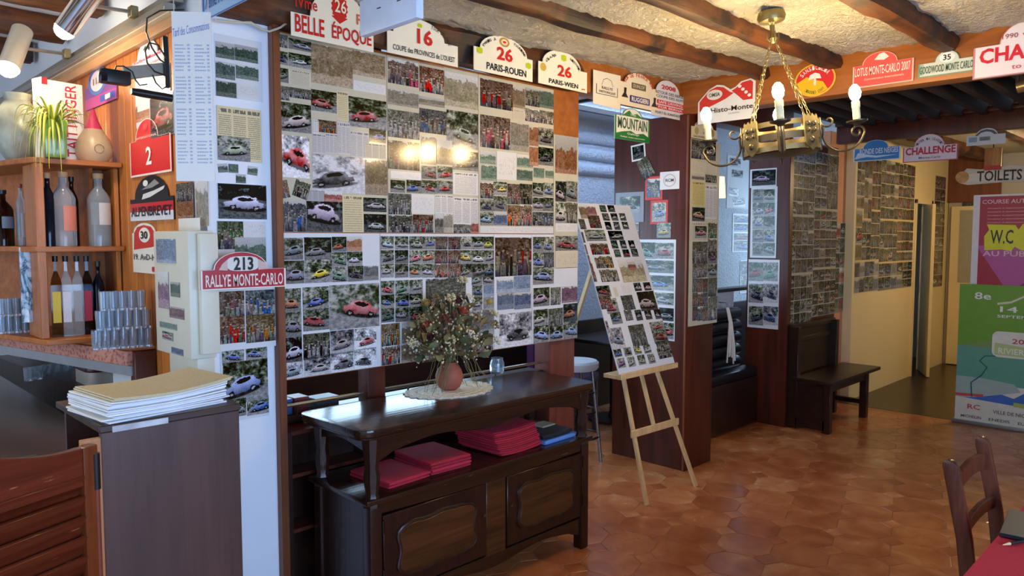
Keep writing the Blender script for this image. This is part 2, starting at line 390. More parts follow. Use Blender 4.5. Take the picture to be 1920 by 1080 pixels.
def board(name, label, cat, pl, rect, photos, off=0., th=.003, mat=None, group=None, uv=None, bname='backing'):
    """a sheet or board at its real place; photos given as (x0,y0,x1,y1,kind,colour[,tilt])"""
    u0, v0, u1, v1 = uv if uv else pl.rect(rect)
    root = thing(name, label, cat, group=group, M=pl.mat(u0, v0, off))
    if bname: MB().box(0, u1-u0, 0, v1-v0, 0, th).build(bname, mat or PAPER, root)
    for i, ph in enumerate(photos):
        a, b, c, d = pl.rect(ph[:4]); k = ph[4] if len(ph) > 4 else 'c'; cc = ph[5] if len(ph) > 5 else None
        gx = .0022; a -= gx; b -= gx; c += gx; d += gx
        a = max(a, u0+.001); c = min(c, u1-.001); b = max(b, v0+.001); d = min(d, v1-.001)
        if c-a < .004 or d-b < .004: continue
        photo(root, a-u0, b-v0, c-a, d-b, k, cc, ph[6] if len(ph) > 6 else 0, n=th+.0004+.0002*(i % 4))
    return root
# --- lettering
TC = {}
def text2d(s, bold=.0, spacing=1.0):
    k = (s, bold, spacing)
    if k not in TC:
        cu = bpy.data.curves.new('t', 'FONT'); cu.body = s; cu.offset = bold; cu.resolution_u = 2; cu.space_character = spacing; cu.fill_mode = 'FRONT'
        o = bpy.data.objects.new('t', cu); COL.objects.link(o); bpy.context.view_layer.update()
        me = bpy.data.meshes.new_from_object(o.evaluated_get(bpy.context.evaluated_depsgraph_get()))
        vs = [(v.co.x, v.co.y) for v in me.vertices]; fs = [tuple(p.vertices) for p in me.polygons]
        bpy.data.objects.remove(o); bpy.data.curves.remove(cu); bpy.data.meshes.remove(me)
        xs = [v[0] for v in vs]; ys = [v[1] for v in vs]; x0, x1, y0, y1 = min(xs), max(xs), min(ys), max(ys)
        TC[k] = ([((x-x0)/(x1-x0), (y-y0)/max(1e-6, y1-y0)) for x, y in vs], fs)
    return TC[k]
def dome(h=.62, w0=.2, w1=.8, n=12, top=1.0, p=2.0, r=0.):
    pts = [(0, 0), (1, 0), (1, h)]
    c = (w0+w1)/2; a = (w1-w0)/2
    for i in range(n+1):
        q = math.pi*i/n; pts.append((c+a*math.cos(q), h+(top-h)*math.sin(q)**(2/p)))
    pts.append((0, h)); return pts
def rrect(x0=0., y0=0., x1=1., y1=1., r=.06, n=4, ry=None):
    ry = ry or r; P = []
    for cx, cy, a in ((x1-r, y0+ry, -90), (x1-r, y1-ry, 0), (x0+r, y1-ry, 90), (x0+r, y0+ry, 180)):
        for i in range(n+1):
            q = math.radians(a+90*i/n); P.append((cx+r*math.cos(q), cy+ry*math.sin(q)))
    return P
def oval(cx=.5, cy=.5, a=.5, b=.5, n=20): return [(cx+a*math.cos(2*math.pi*i/n), cy+b*math.sin(2*math.pi*i/n)) for i in range(n)]
def inset(P, k, c=None):
    cx = sum(p[0] for p in P)/len(P) if c is None else c[0]; cy = sum(p[1] for p in P)/len(P) if c is None else c[1]
    return [(cx+(x-cx)*(1-k), cy+(y-cy)*(1-k)) for x, y in P]
def sign(name, label, pl, rect, outline, base, layers, off=.002, th=.004, cat='sign', group=None, uv=None, tilt=0, rough=.3):
    u0, v0, u1, v1 = uv if uv else pl.rect(rect); w, h = u1-u0, v1-v0
    M = pl.mat(u0, v0, off)
    if tilt: M = M @ Matrix.Rotation(tilt, 4, 'Z')
    root = thing(name, label, cat, group=group, M=M); sc = lambda P: [(p[0]*w, p[1]*h) for p in P]
    MB().prism(sc(outline), 0, th).build('plate', plain(base, rough, var=.03), root)
    acc = {}
    for i, L in enumerate(layers):
        lev = th+.0006+.0003*i
        if L[0] == 'p':
            key = ('emblem', L[2], i); mb = acc.setdefault(key, MB()); mb.flat(sc(L[1]), lev)
        elif L[0] == 'o':     # an outline line
            P = sc(L[1]); Q = sc(inset(L[1], L[3] if len(L) > 3 else .05)); n = len(P); mb = acc.setdefault(('border', L[2], i), MB())
            mb.add([(*p, lev) for p in P]+[(*p, lev) for p in Q], [(j, (j+1) % n, n+(j+1) % n, n+j) for j in range(n)])
        elif L[0] == 't':
            vs, fs = text2d(L[1], L[4] if len(L) > 4 else .012); x0, y0, x1, y1 = L[2]; key = ('lettering', L[3], i); mb = acc.setdefault(key, MB())
            mb.add([((x0+(x1-x0)*a)*w, (y0+(y1-y0)*b)*h, th+.0028) for a, b in vs], fs)
        elif L[0] == 'a':     # text on an arc: (string, cx, cy, rx, ry, a0, a1, height, colour)
            _, s, cx, cy, rx, ry, a0, a1, hh, colr = L; mb = acc.setdefault(('lettering', colr, i), MB()); n = len(s)
            for j, chv in enumerate(s):
                if chv == ' ': continue
                q = math.radians(a0+(a1-a0)*(j+.5)/n); vs, fs = text2d(chv, .012); wd = abs(math.radians(a1-a0))*rx*w/n*.8; ht = hh*h
                c0 = Vector(((cx+rx*math.cos(q))*w, (cy+ry*math.sin(q))*h)); t = Vector((math.sin(q), -math.cos(q))); nn = Vector((math.cos(q), math.sin(q)))
                mb.add([(*(c0+t*(a-.5)*wd+nn*b*ht), th+.0028) for a, b in vs], fs)
    for (nm, c, _), mb in acc.items(): mb.build(nm, plain(c, rough, var=.02), root)
    return root
# ------------------------------------------------------------------ setting
def plaster(name, c, c2, bs=.5, sc=18., rough=.85, d=.02):
    g = G(name); v = g.co('Object'); a = g.noise(v, sc, 6, .62, .8).outputs[0]; b = g.noise(v, 2.2, 3).outputs[0]
    g.bump(a, bs, d); return g.done(g.mix(b, hx(c), hx(c2)), rough)
M_CEIL = plaster('ceiling_plaster', '#f2ecd8', '#e2dac2', 1., 30, .9, .09)
M_WHITE = plaster('white_plaster', '#e9edf2', '#dfe4ea', .12, 30)
M_BLUE = plaster('rough_plaster', '#dfe6f0', '#cdd6e4', 1., 34, .8, .03)
M_YEL = plaster('cream_paint', '#f0dfae', '#e8d49c', .08, 20, .55)
M_GREY = plaster('grey_paint', '#b9b4a8', '#a9a498', .1, 20, .7)
M_PINK = plaster('salmon_paint', '#e0a078', '#d39068', .08, 20, .6)
g = G('beam_wood'); va = g.co('Object', (1.3, 10, 10)); a_ = g.noise(va, 1.2, 6, .62, .5).outputs[0]; b_ = g.noise(g.co('Object'), 3.4, 4, .6).outputs[0]
cc_ = g.mix(g.mapr(a_, .34, .66), hx('#2c1508'), hx('#744016')); cc_ = g.mix(g.mapr(b_, .52, .62), cc_, hx('#22120a')); g.bump(a_, .7, .012); M_BEAM = g.done(cc_, .62)
M_HEAD = wood('header_wood', '#86481a', '#b06a2a', 1, 1.5, .42)
M_POST = wood('post_wood', '#38160c', '#5e2616', 2, 1.6, .36)
M_POSTR = wood('post_wood_red', '#5e2c22', '#824436', 2, 1.8, .4)
M_DARK = wood('dark_wood', '#160b08', '#33190f', 2, 1.8, .35)
M_DARKX = wood('dark_wood_x', '#160b08', '#33190f', 0, 1.8, .35)
M_LATT = wood('lattice_wood', '#1a0d08', '#34190f', 0, 1.5, .85)
M_TRIM = wood('trim_wood', '#5e3016', '#844a24', 2, 2, .4)
M_PINE = wood('pine_plank', '#a85c22', '#d68a42', 2, 1.5, .38, rnd=.5)
M_SHELF = wood('shelf_wood', '#8e4a1c', '#bf7434', 0, 1.6, .4)
g = G('terracotta_tile'); oi = g.n('ShaderNodeObjectInfo'); v = g.co('Object')
cv = g.n('ShaderNodeVectorMath', operation='ADD'); g.put(cv.inputs[0], v); cx = g.n('ShaderNodeCombineXYZ')
for i in range(3): g.put(cx.inputs[i], g.ma('MULTIPLY', oi.outputs['Random'], 31.+7*i))
g.put(cv.inputs[1], cx.outputs[0]); n1 = g.noise(cv.outputs[0], 5.0, 4, .5, .5).outputs[0]; n2 = g.noise(cv.outputs[0], 22, 4).outputs[0]
f = g.ma('ADD', g.ma('MULTIPLY', g.mapr(n1, .25, .75), .62), g.ma('MULTIPLY', oi.outputs['Random'], .36))
c = g.ramp(f, [(.05, hx('#9a5430')), (.4, hx('#b96c3e')), (.65, hx('#cb804e')), (.95, hx('#dca26c'))])
g.bump(n2, .06, .004); M_TILE = g.done(c, g.mapr(n1, .3, .7, .15, .28))
M_GROUT = plain('#ac7248', .4)
g = G('dark_floor'); n1 = g.noise(g.co('Object'), 3, 4).outputs[0]; M_DFLOOR = g.done(g.mix(n1, hx('#2c2118'), hx('#43331f')), .3)

fl = struct('floor', MB().box(-1.6, 7.3, -1.6, 4.4, -.06, -.0022), M_GROUT)
struct('floor', MB().box(-1.6, 1.19, 4.4, 6.5, -.06, 0), M_DFLOOR)
struct('floor', MB().box(7.3, 10.9, -1.6, 4.4, -.06, .0), M_DFLOOR)
ST = .27; q = .11
def octa(x, y, rot):
    h = ST/2-.0015; k = h-q*.62; P = [(h, k), (k, h), (-k, h), (-h, k), (-h, -k), (-k, -h), (k, -h), (h, -k)]; return P
def tilemesh(P, name):
    mb = MB(); n = len(P); b = .0025; Q = [(x*(1-b/.1), y*(1-b/.1)) for x, y in P]
    mb.add([(*p, -.004) for p in P]+[(*p, -.0008) for p in P]+[(*p, 0) for p in Q],
           [(i, (i+1) % n, n+(i+1) % n, n+i) for i in range(n)]+[(n+i, n+(i+1) % n, 2*n+(i+1) % n, 2*n+i) for i in range(n)]+[tuple(range(2*n, 3*n))])
    return mb.mesh(name, M_TILE)
PO = octa(0, 0, 0); s_ = q*.62-.0045; PS = [(s_, 0), (0, s_), (-s_, 0), (0, -s_)]
TO = tilemesh(PO, 'floor_tile'); TS = tilemesh(PS, 'floor_tile')
tr = math.radians(17); ct, st = math.cos(tr), math.sin(tr); cand = []
for i in range(-45, 46):
    for j in range(-45, 46):
        for k, (oi_, oj) in enumerate(((0, 0), (.5, .5))):
            a, b = (i+oi_)*ST, (j+oj)*ST; x = 2.5+a*ct-b*st; y = 1.5+a*st+b*ct
            if -1.45 < x < 7.14 and -1.45 < y < 4.25: cand.append((x, y, k))
def visible(x, y):
    d = Vector((x, y, 0))-CAMP; z = d.dot(FW)
    if z < .5: return False
    px = 960+F*d.dot(RT)/z; py = 540-F*d.dot(UP)/z
    return 1000 < px < 1960 and py < 1110 and (py > 990 or px > 1090) and z < 6.2
near = sorted([c for c in cand if visible(c[0], c[1])], key=lambda c: (c[0]**2+c[1]**2))[:300]; ns = set(near)
for x, y, k in near:
    o = ob('floor_tile', TS if k else TO, fl); o.location = (x, y, 0); o.rotation_euler = (0, 0, tr)
mb = MB()
for x, y, k in cand:
    if (x, y, k) in ns: continue
    P = PS if k else PO; mb.prism([(x+a*ct-b*st, y+a*st+b*ct) for a, b in P], -.006, 0)
tag(mb.build('floor_tile_field', M_TILE, fl), kind='stuff')

# walls ------------------------------------------------------------
def ceil_z(x): return 2.565+.019*x
mb = MB(); nx, ny = 240, 190; vs = []; fs = []
for i in range(nx+1):
    for j in range(ny+1):
        x = -1.6+6.0*i/nx; y = -1.6+4.6*j/ny
        z = ceil_z(x)+.010*mnoise.noise((x*7, y*7, 1.3))+.014*mnoise.noise((x*16, y*16, 4.1))+.008*mnoise.noise((x*34, y*34, 2.1)); vs.append((x, y, z))
for i in range(nx):
    for j in range(ny):
        a = i*(ny+1)+j; fs.append((a, a+1, a+ny+2, a+ny+1))
mb.add(vs, fs); ce = struct('ceiling', mb, M_CEIL, smooth=True)
struct('ceiling', MB().box(-1.6, 4.45, -1.6, 3.0, 2.72, 2.8), M_CEIL)
struct('ceiling', MB().box(-1.6, 1.19, 3.0, 6.5, 2.78, 2.84), M_WHITE)
struct('ceiling', MB().box(4.4, 7.05, -1.6, 2.75, 2.78, 2.84), M_LATT)
struct('ceiling', MB().box(7.05, 10.95, -1.6, 2.77, 2.62, 2.7), M_CEIL)
struct('ceiling', MB().box(1.25, 4.6, 2.9, 4.46, 2.7, 2.78).box(6.1, 9.6, 2.9, 4.46, 2.7, 2.78).box(4.6, 6.1, 2.9, 3.3, 2.7, 2.78).box(4.6, 6.1, 4.1, 4.46, 2.7, 2.78), M_BLUE)
struct('added_skylight', MB().box(4.6, 6.1, 3.3, 3.34, 2.68, 2.72).box(4.6, 6.1, 4.06, 4.1, 2.68, 2.72).box(4.6, 4.64, 3.34, 4.06, 2.68, 2.72).box(6.06, 6.1, 3.34, 4.06, 2.68, 2.72), M_DARKX)  # skylight frame made up to go with the added overhead light
WB, WT = .75, 2.15
struct('wall_front', MB().box(-1.6, -.95, -1.7, -1.6, 0, 2.8).box(2.75, 10.95, -1.7, -1.6, 0, 2.8).box(-.95, 2.75, -1.7, -1.6, 0, .78).box(-.95, 2.75, -1.7, -1.6, 2.12, 2.8), M_WHITE)
w1 = struct('window_1', MB().box(-.95, 2.75, -1.6, -1.56, .78, .82).box(-.95, 2.75, -1.6, -1.56, 2.08, 2.12).box(-.95, -.91, -1.6, -1.56, .78, 2.12).box(2.71, 2.75, -1.6, -1.56, .78, 2.12).box(.27, .31, -1.6, -1.56, .78, 2.12).box(1.49, 1.53, -1.6, -1.56, .78, 2.12), M_TRIM)
struct('wall_left', MB().box(-1.7, -1.6, -1.7, 1.75, 0, 2.84).box(-1.7, -1.6, 4.85, 6.6, 0, 2.84).box(-1.7, -1.6, 1.75, 4.85, 0, .88).box(-1.7, -1.6, 1.75, 4.85, 2.32, 2.84), M_WHITE)
struct('wall_bar_back', MB().box(-1.6, 1.25, 6.5, 6.6, 0, 2.84), M_WHITE)
wbs = struct('wall_bar_side', MB().box(1.19, 1.25, 2.98, 6.5, 0, 2.84), M_WHITE)
pw = .092; y = 2.985; pk = MB().box(-.012, 0, 0, pw-.004, 0, 1.50).mesh('plank', M_PINE, .003)
while y < 5.6:
    o = ob('plank', pk, wbs); o.location = (1.19, y, .95); y += pw
struct('wall_end', MB().box(1.19, 1.455, 2.86, 2.98, 0, 2.7), M_WHITE)
struct('trim_1', MB().box(1.455, 1.488, 2.82, 2.95, 0, 2.46), M_TRIM, .003)
struct('wall_center', MB().box(1.488, 3.412, 2.866, 2.89, 1.0, 2.455), M_HEAD)
struct('trim_2', MB().box(3.19, 3.415, 2.89, 3.01, 0, 2.5), M_POSTR, .004)
struct('trim_3', MB().box(1.93, 2.03, 2.89, 2.97, 0, 2.5), M_POST, .004)
struct('wall_low', MB().box(1.488, 3.19, 2.99, 3.02, 0, .80).box(1.488, 3.19, 2.94, 3.06, .80, .825), M_DARKX, .003)
# far side of the back room
wb = struct('wall_back', MB().box(1.25, 1.45, 4.4, 4.5, 0, 2.8).box(3.9, 9.0, 4.4, 4.5, 0, 2.8).box(1.45, 3.9, 4.4, 4.5, 0, .85).box(1.45, 3.9, 4.4, 4.5, 2.2, 2.8), M_BLUE)
w2 = struct('window_2', MB().box(1.45, 3.9, 4.36, 4.4, .85, .89).box(1.45, 3.9, 4.36, 4.4, 2.16, 2.2).box(1.45, 1.49, 4.36, 4.4, .85, 2.2).box(3.86, 3.9, 4.36, 4.4, .85, 2.2).box(2.48, 2.52, 4.36, 4.4, .85, 2.2), M_DARKX)
struct('trim_15', MB().box(1.3, 9.45, 4.36, 4.4, 0, .84), M_DARKX)
struct('wall_back_right', MB().box(8.9, 9.0, 2.87, 3.0, 0, 2.78).box(8.9, 9.0, 4.3, 4.4, 0, 2.78).box(8.9, 9.0, 3.0, 4.3, 0, .85).box(8.9, 9.0, 3.0, 4.3, 2.25, 2.78), M_BLUE)
for i, z in enumerate((2.24, 2.38, 2.53)):
    pts = [(4.72+.12*k, 4.40+.01*mnoise.noise((k*.5, i, 0)), z+.012*mnoise.noise((k*.4, i, 3))) for k in range(14)]
    struct('trim_%d' % (4+i), MB().tube(pts, .06, 10), M_BLUE, smooth=True)
# pillar, header and dark ceiling of the passage
struct('wall_pillar', MB().box(4.36, 4.71, 2.70, 3.32, 0, 2.43), M_POST, .004)
struct('trim_7', MB().box(4.354, 4.3595, 2.702, 2.716, 0, 2.42), M_TRIM)
struct('trim_8', MB().box(4.40, 4.54, -1.6, 2.86, 2.43, 2.66).box(3.30, 4.54, 2.80, 2.94, 2.455, 2.66), M_HEAD, .006)
struct('trim_9', MB().box(4.54, 6.06, 2.76, 2.9, 2.43, 2.78), M_POST, .004)
struct('wall_booth_low', MB().box(4.71, 6.0, 3.24, 3.32, 0, 1.135), M_BLUE)
struct('trim_10', MB().box(4.71, 6.9, 3.22, 3.34, 1.135, 1.165), M_DARKX, .004)
struct('wall_booth_side', MB().box(6.0, 6.07, 2.75, 3.12, 0, 2.43), M_POST, .003)
struct('wall_booth', MB().box(6.07, 7.02, 2.76, 2.82, 0, 2.43), M_POST, .003)
struct('wall_salmon', MB().box(7.02, 7.46, 2.84, 2.9, 0, 2.6), M_PINK)
struct('trim_11', MB().box(7.0, 7.1, -1.6, 2.78, 2.47, 2.62).box(6.96, 7.14, -1.6, 2.78, 2.62, 2.66), M_POST, .004)
for i in range(24):
    yy = 2.62-i*.17
    struct('ceiling_slat', MB().box(4.54, 7.0, yy-.028, yy+.028, 2.60, 2.70), M_LATT, .004)
# passage with the cream wall and the toilet doors
struct('wall_right', MB().box(7.44, 9.26, 2.77, 2.87, 0, 2.62).box(9.26, 9.86, 2.77, 2.87, 2.03, 2.62).box(9.86, 10.95, 2.77, 2.87, 0, 2.62), M_YEL)
struct('trim_12', MB().box(7.42, 7.47, 2.755, 2.88, 0, 2.6), M_YEL, .003)
struct('trim_13', MB().box(9.26, 9.30, 2.75, 2.80, 0, 2.05).box(9.82, 9.88, 2.75, 2.80, 0, 2.05).box(9.26, 9.88, 2.75, 2.80, 2.0, 2.06), M_YEL, .003)
d1 = thing('door_1', None, None, (9.80, 2.80, 0)); d1['kind'] = 'structure'; d1.rotation_euler = (0, 0, math.radians(26))
MB().box(-.52, 0, 0, .035, .01, 1.99).build('door_leaf', M_YEL, d1, .003)
for z in (.35, 1.0, 1.7): MB().box(-.01, .012, -.012, .0, z, z+.09).build('hinge', plain('#6a5a44', .35, .8), d1)
struct('wall_far', MB().box(10.55, 10.95, -1.6, 2.76, 0, 2.7), M_GREY)
struct('trim_14', MB().box(10.50, 10.62, 2.2, 2.77, 2.05, 2.62), M_TRIM, .003)
d2 = thing('door_2', None, None, (10.54, 2.74, 0)); d2['kind'] = 'structure'
MB().box(-.03, .0, -.42, -.02, .01, 2.0).build('door_leaf', M_YEL, d2, .003); MB().box(-.036, -.03, -.34, -.12, 1.05, 1.95).build('door_pane', plain('#a9a690', .3), d2)
struct('wall_back_passage', MB().box(9.0, 10.95, 3.5, 3.6, 0, 2.84).box(10.85, 10.95, 2.9, 3.5, 0, 2.84).box(9.0, 10.85, 2.88, 3.5, 2.7, 2.84), M_GREY)
# logs of the ceiling -----------------------------------------------------
def log(y, x0, x1, r, zf, seed, name='ceiling_beam'):
    mb = MB(); n = 44; seg = 14; vs = []
    for i in range(n+1):
        x = x0+(x1-x0)*i/n
        for k in range(seg):
            a = 2*math.pi*k/seg; ca, sa = math.cos(a), math.sin(a); sq = 1/max(abs(ca), abs(sa))**.55
            rr = r*sq*(1+.24*mnoise.noise((x*3.2, ca*1.2+seed, sa*1.2))+.07*mnoise.noise((x*9, ca*2, sa*2+seed)))
            vs.append((x, y+rr*ca+.03*mnoise.noise((x*1.3, seed, 0)), zf(x)+rr*sa*.95))
    fs = [(i*seg+k, i*seg+(k+1) % seg, (i+1)*seg+(k+1) % seg, (i+1)*seg+k) for i in range(n) for k in range(seg)]
    fs += [tuple(reversed(range(seg))), tuple(range(n*seg, (n+1)*seg))]
    mb.add(vs, fs); struct(name, mb, M_BEAM, smooth=True)
log(2.215, -1.5, 4.42, .044, lambda x: ceil_z(x)-.026, 3)
log(1.775, -1.5, 4.42, .047, lambda x: ceil_z(x)-.026, 8)
log(1.185, -1.5, 4.42, .056, lambda x: ceil_z(x)-.022, 14)
for k, yy in enumerate((.6, .0, -.6, -1.2)): log(yy, -1.5, 4.42, .066, lambda x: ceil_z(x)-.02, 20+k*3)
log(2.85, 1.2, 3.32, .095, lambda x: 2.545, 33)
for k, yy in enumerate((3.35, 3.95, 4.6, 5.3)): log(yy, -1.55, 1.16, .07, lambda x: 2.72, 41+k*5)
for k, yy in enumerate((2.3, 1.6, .9, .2)): log(yy, 7.1, 10.5, .07, lambda x: 2.58, 61+k*5)
# ------------------------------------------------------------------ photo sheets on the big wall
PW = YP(2.8655); ZT, ZM, ZB = 2.443, 1.625, 1.004
def X_(px, Y=2.8655, py=447): return onY(px, py, Y).x
U1 = [(499,60,538,90,'q','s'),(499,92,538,122,'c','n'),(500,124,539,155,'c','s'),(501,158,541,188,'q','s'),(503,188,582,250,'c','w'),
 (541,72,582,98,'c','w'),(541,99,582,130,'c','w'),(541,131,581,163,'T','e'),(541,164,582,187,'q','s'),
 (583,82,660,166,'s','t'),(661,95,721,149,'s','t'),(662,151,721,178,'w','W'),(583,168,630,212,'c','r'),(631,171,652,226,'T','Y'),(653,181,723,244,'c','r'),
 (585,226,596,250,'t','W'),(596,225,629,250,'p','o'),(586,251,609,288,'t','B'),(610,251,631,288,'t','B'),(632,229,655,290,'t','B'),(657,246,690,296,'t','B'),(692,240,722,268,'d','b'),(684,269,722,298,'t','e'),
 (506,251,579,334,'v','r'),(585,289,683,363,'v','k'),(684,299,725,366,'s','t'),(510,338,540,371,'p','p',.22),(551,340,578,371,'p','k',-.3),
 (511,376,573,437,'q','b'),(574,358,641,437,'d','w'),(574,357,606,377,'t','s'),(608,359,640,378,'s','r'),(642,366,680,437,'T','Y'),(681,371,723,397,'d','w'),(682,402,723,437,'d','w')]
U2 = [(727,108,783,164,'p','p'),(786,117,831,124,'s','r'),(786,124,831,178,'p','r'),(833,134,895,206,'s','Y'),(727,166,783,203,'s','e'),(785,180,832,202,'s','e'),
 (727,205,785,262,'q','s'),(727,263,785,320,'p','p'),(786,203,836,253,'p','b'),(837,206,896,281,'c','s'),(789,256,816,309,'s','e'),(818,262,846,309,'s','t'),(848,282,896,321,'c','k'),
 (732,321,788,337,'w','W'),(732,338,758,361,'c','s'),(762,338,788,362,'c','b'),(790,311,817,336,'c','r'),(820,312,847,336,'c','r'),(790,338,818,363,'c','r'),(820,339,847,363,'c','r'),(849,323,897,366,'T','W'),
 (728,363,770,402,'q','s'),(728,404,772,438,'q','n'),(771,364,813,401,'w','W'),(774,403,811,438,'q','r'),(815,366,848,400,'t','W'),(815,402,830,436,'s','k'),(832,402,847,436,'s','e'),(850,370,897,420,'t','W'),(850,421,882,438,'q','s'),(883,419,897,437,'s','r')]
U3 = [(900,147,960,208,'p','r'),(961,163,983,204,'s','t'),(985,165,1010,201,'p','e'),(1011,170,1037,205,'s','G'),(984,203,1010,230,'q','w'),(1011,207,1037,234,'q','e'),(961,206,983,226,'T','e'),
 (900,215,955,281,'p','p'),(957,230,990,285,'s','e'),(992,238,1008,274,'s','o'),(1009,239,1036,274,'c','k'),(992,276,1008,311,'s','o'),(1009,276,1036,311,'c','k'),
 (900,283,928,308,'s','G'),(902,310,930,339,'s','G'),(931,284,967,338,'w','W'),(969,290,998,315,'s','G'),(955,317,997,339,'s','G'),(1000,315,1019,334,'s','G'),(1022,317,1037,334,'s','G'),
 (900,342,924,372,'p','r'),(925,341,949,366,'c','y'),(900,374,924,396,'c','n'),(925,368,949,396,'c','n'),(900,398,924,422,'c','u'),(925,398,949,422,'s','b'),
 (951,345,973,383,'p','p'),(974,345,996,383,'p','k'),(951,385,973,423,'p','o'),(974,385,996,423,'p','p'),
 (998,343,1017,369,'c','s'),(1018,343,1037,369,'c','b'),(998,371,1017,396,'c','s'),(1018,371,1037,396,'c','s'),(998,398,1037,423,'q','b'),(900,425,1037,439,'w','W')]
PC = [(1041,236,1080,327,'s','o'),(1041,340,1060,378,'d','w'),(1061,340,1081,378,'c','s'),(1041,380,1060,418,'c','s'),(1061,380,1081,418,'q','e'),(1041,419,1081,434,'w','W'),(1041,443,1082,470,'c','r'),(1041,471,1082,500,'w','e'),(1042,502,1082,536,'c','k')]
L1 = [(520,447,567,486,'c','s'),(570,446,620,485,'c','s'),(622,445,648,471,'c','o'),(650,444,677,470,'s','o'),(622,474,648,499,'c','g'),(650,473,678,498,'c','w'),
 (532,490,569,530,'c','l'),(571,488,621,528,'c','y'),(623,502,650,527,'c','g'),(652,500,680,526,'c','k'),(682,500,708,524,'s','s'),
 (522,543,563,583,'c','o'),(567,540,615,579,'c','b'),(617,536,710,610,'c','r'),(522,588,564,630,'c','s'),(568,582,616,616,'c','r'),
 (520,635,565,676,'d','w'),(568,628,617,668,'q','k'),(619,622,662,660,'v','w'),(664,618,704,652,'v','r'),
 (520,679,567,713,'v','s'),(570,672,618,708,'v','w'),(619,664,661,700,'v','k'),(664,656,704,690,'v','k')]
L2 = []
xs = [713, 740, 767, 791, 815, 840, 863, 885, 907]; ws = [24, 24, 24, 24, 23, 22, 21, 21, 18]
for r_, y0 in enumerate((444, 470, 496)):
    for i, (x, w) in enumerate(zip(xs, ws)):
        kk, cc = ('c', random.choice('sslwkb'))
        if (r_, i) in ((1, 2),): cc = 'p'
        if (r_, i) in ((2, 2), (1, 3)): cc = 'o'
        if (r_, i) in ((1, 6), (0, 8)): cc = 'y'
        if i in (4, 5): kk = 'p'; cc = 'p'
        L2.append((x, y0+.3*i*(r_-1)*-.2, x+w, y0+23, kk, cc))
for r_, y0 in enumerate((528, 553, 579)):
    for i, x in enumerate((714, 741, 767)): L2.append((x, y0-i, x+24, y0+23-i, 'c', 'rgs bbs gwr'.replace(' ', '')[r_*3+i]))
L2 += [(798,524,872,582,'q','w'),(884,513,903,533,'c','s'),(905,512,925,532,'c','l'),(885,536,903,556,'c','b'),(906,535,925,555,'s','u'),(885,559,903,580,'c','l'),(906,558,925,579,'s','l'),
 (706,610,748,645,'p','o'),(707,650,749,685,'p','r'),(753,607,800,642,'s','t'),(752,645,800,684,'s','t'),(803,588,850,630,'c','s'),(853,585,925,625,'s','l'),(803,634,850,672,'c','r'),(853,630,923,665,'q','l')]
L3 = [(928,446,995,515,'p','r'),(931,520,961,547,'s','u'),(963,519,993,546,'s','u'),(932,550,962,578,'s','u'),(964,549,994,577,'s','b'),(936,590,996,646,'v','k')]
L4 = [(999,445,1018,472,'c','b'),(1019,445,1037,472,'c','b'),(999,474,1018,500,'c','b'),(1019,474,1037,500,'q','u'),(999,502,1037,531,'c','u'),(1000,541,1029,572,'c','w'),(1032,540,1050,570,'q','s'),(1053,538,1082,565,'s','m'),
 (1000,582,1026,609,'c','e'),(1028,580,1054,608,'q','s'),(1056,571,1082,600,'d','o'),(1000,613,1028,641,'c','u'),(1030,611,1054,637,'c','u'),(1056,604,1082,634,'c','u')]
SH = 'racing photo sheet behind the sideboard, '
gq = 'photo sheets on the big wall'
board('photo_collage', SH+'upper left, with a large white car', 'photo collage', PW, None, U1, uv=(1.490, ZM+.002, 2.036, ZT), mat=PAPERY)
board('photo_collage', SH+'upper middle, with newspaper cuttings', 'photo collage', PW, None, U2, uv=(2.039, ZM+.002, 2.605, ZT), mat=PAPERY)
board('photo_collage', SH+'upper right, with green pictures', 'photo collage', PW, None, U3, uv=(2.608, ZM+.002, 3.188, ZT), mat=PAPERY)
board('photo_collage', 'narrow strip of photos with an orange sunset picture on the wooden post', 'photo collage', PW, None, PC, uv=(3.192, ZM-.2, 3.408, 2.195), mat=PAPERY)
x925 = X_(925); x712 = X_(711)
board('photo_collage', SH+'lower left, with a big red car', 'photo collage', PW, None, L1, uv=(1.490, ZB, x712, ZM-.002))
board('photo_collage', SH+'lower middle, grid of small cars behind the dried flowers', 'photo collage', PW, None, L2, uv=(x712+.003, ZB, x925, ZM-.002))
board('photo_collage', SH+'lower right, with four blue pictures', 'photo collage', PW, None, L3, uv=(x925+.003, ZB, 3.010, ZM-.002))
board('photo_collage', SH+'lowest right corner, with an orange car', 'photo collage', PW, None, L4, uv=(3.013, ZB, 3.408, ZM-.002), off=-.0006)

# white wall end with prints
PE = YP(2.8595)
board('photo_sheet', 'white sheet with five dark green ski pictures at the top of the white wall end', 'photo sheet', PE, (401,62,492,192),
      [(404,78,438,112,'s',(.02,.16,.12)),(440,84,482,119,'s',(.02,.16,.12)),(404,115,439,150,'s',(.02,.14,.14)),(442,121,483,152,'s',(.02,.16,.12)),(404,151,442,186,'s',(.03,.15,.1)),(446,158,484,184,'w','W')])
board('newspaper_page', 'yellowed newspaper page with a car picture on the white wall end', 'newspaper', PE, (405,197,491,306), [(407,198,489,305,'t',(.72,.6,.34)),(407,255,468,303,'c','e')], mat=PAPERY)
for i, (x, y, rz) in enumerate(((408, 306, .1), (428, 307, 0), (464, 311, -.1), (442, 326, 0))):
    u = PE.rect((x, y, x+19, y+18)); rt = thing('small_photo', ['small dark green photo, first under the newspaper page', 'small dark green photo, second under the newspaper page', 'small tilted dark green photo right under the newspaper page', 'small dark green photo below the row of three'][i], 'photo', M=PE.mat(u[0], u[1], .0))
    photo(rt, 0, 0, u[2]-u[0], u[3]-u[1], 's', (.02, .15, .12), rz, n=0, th=.001)
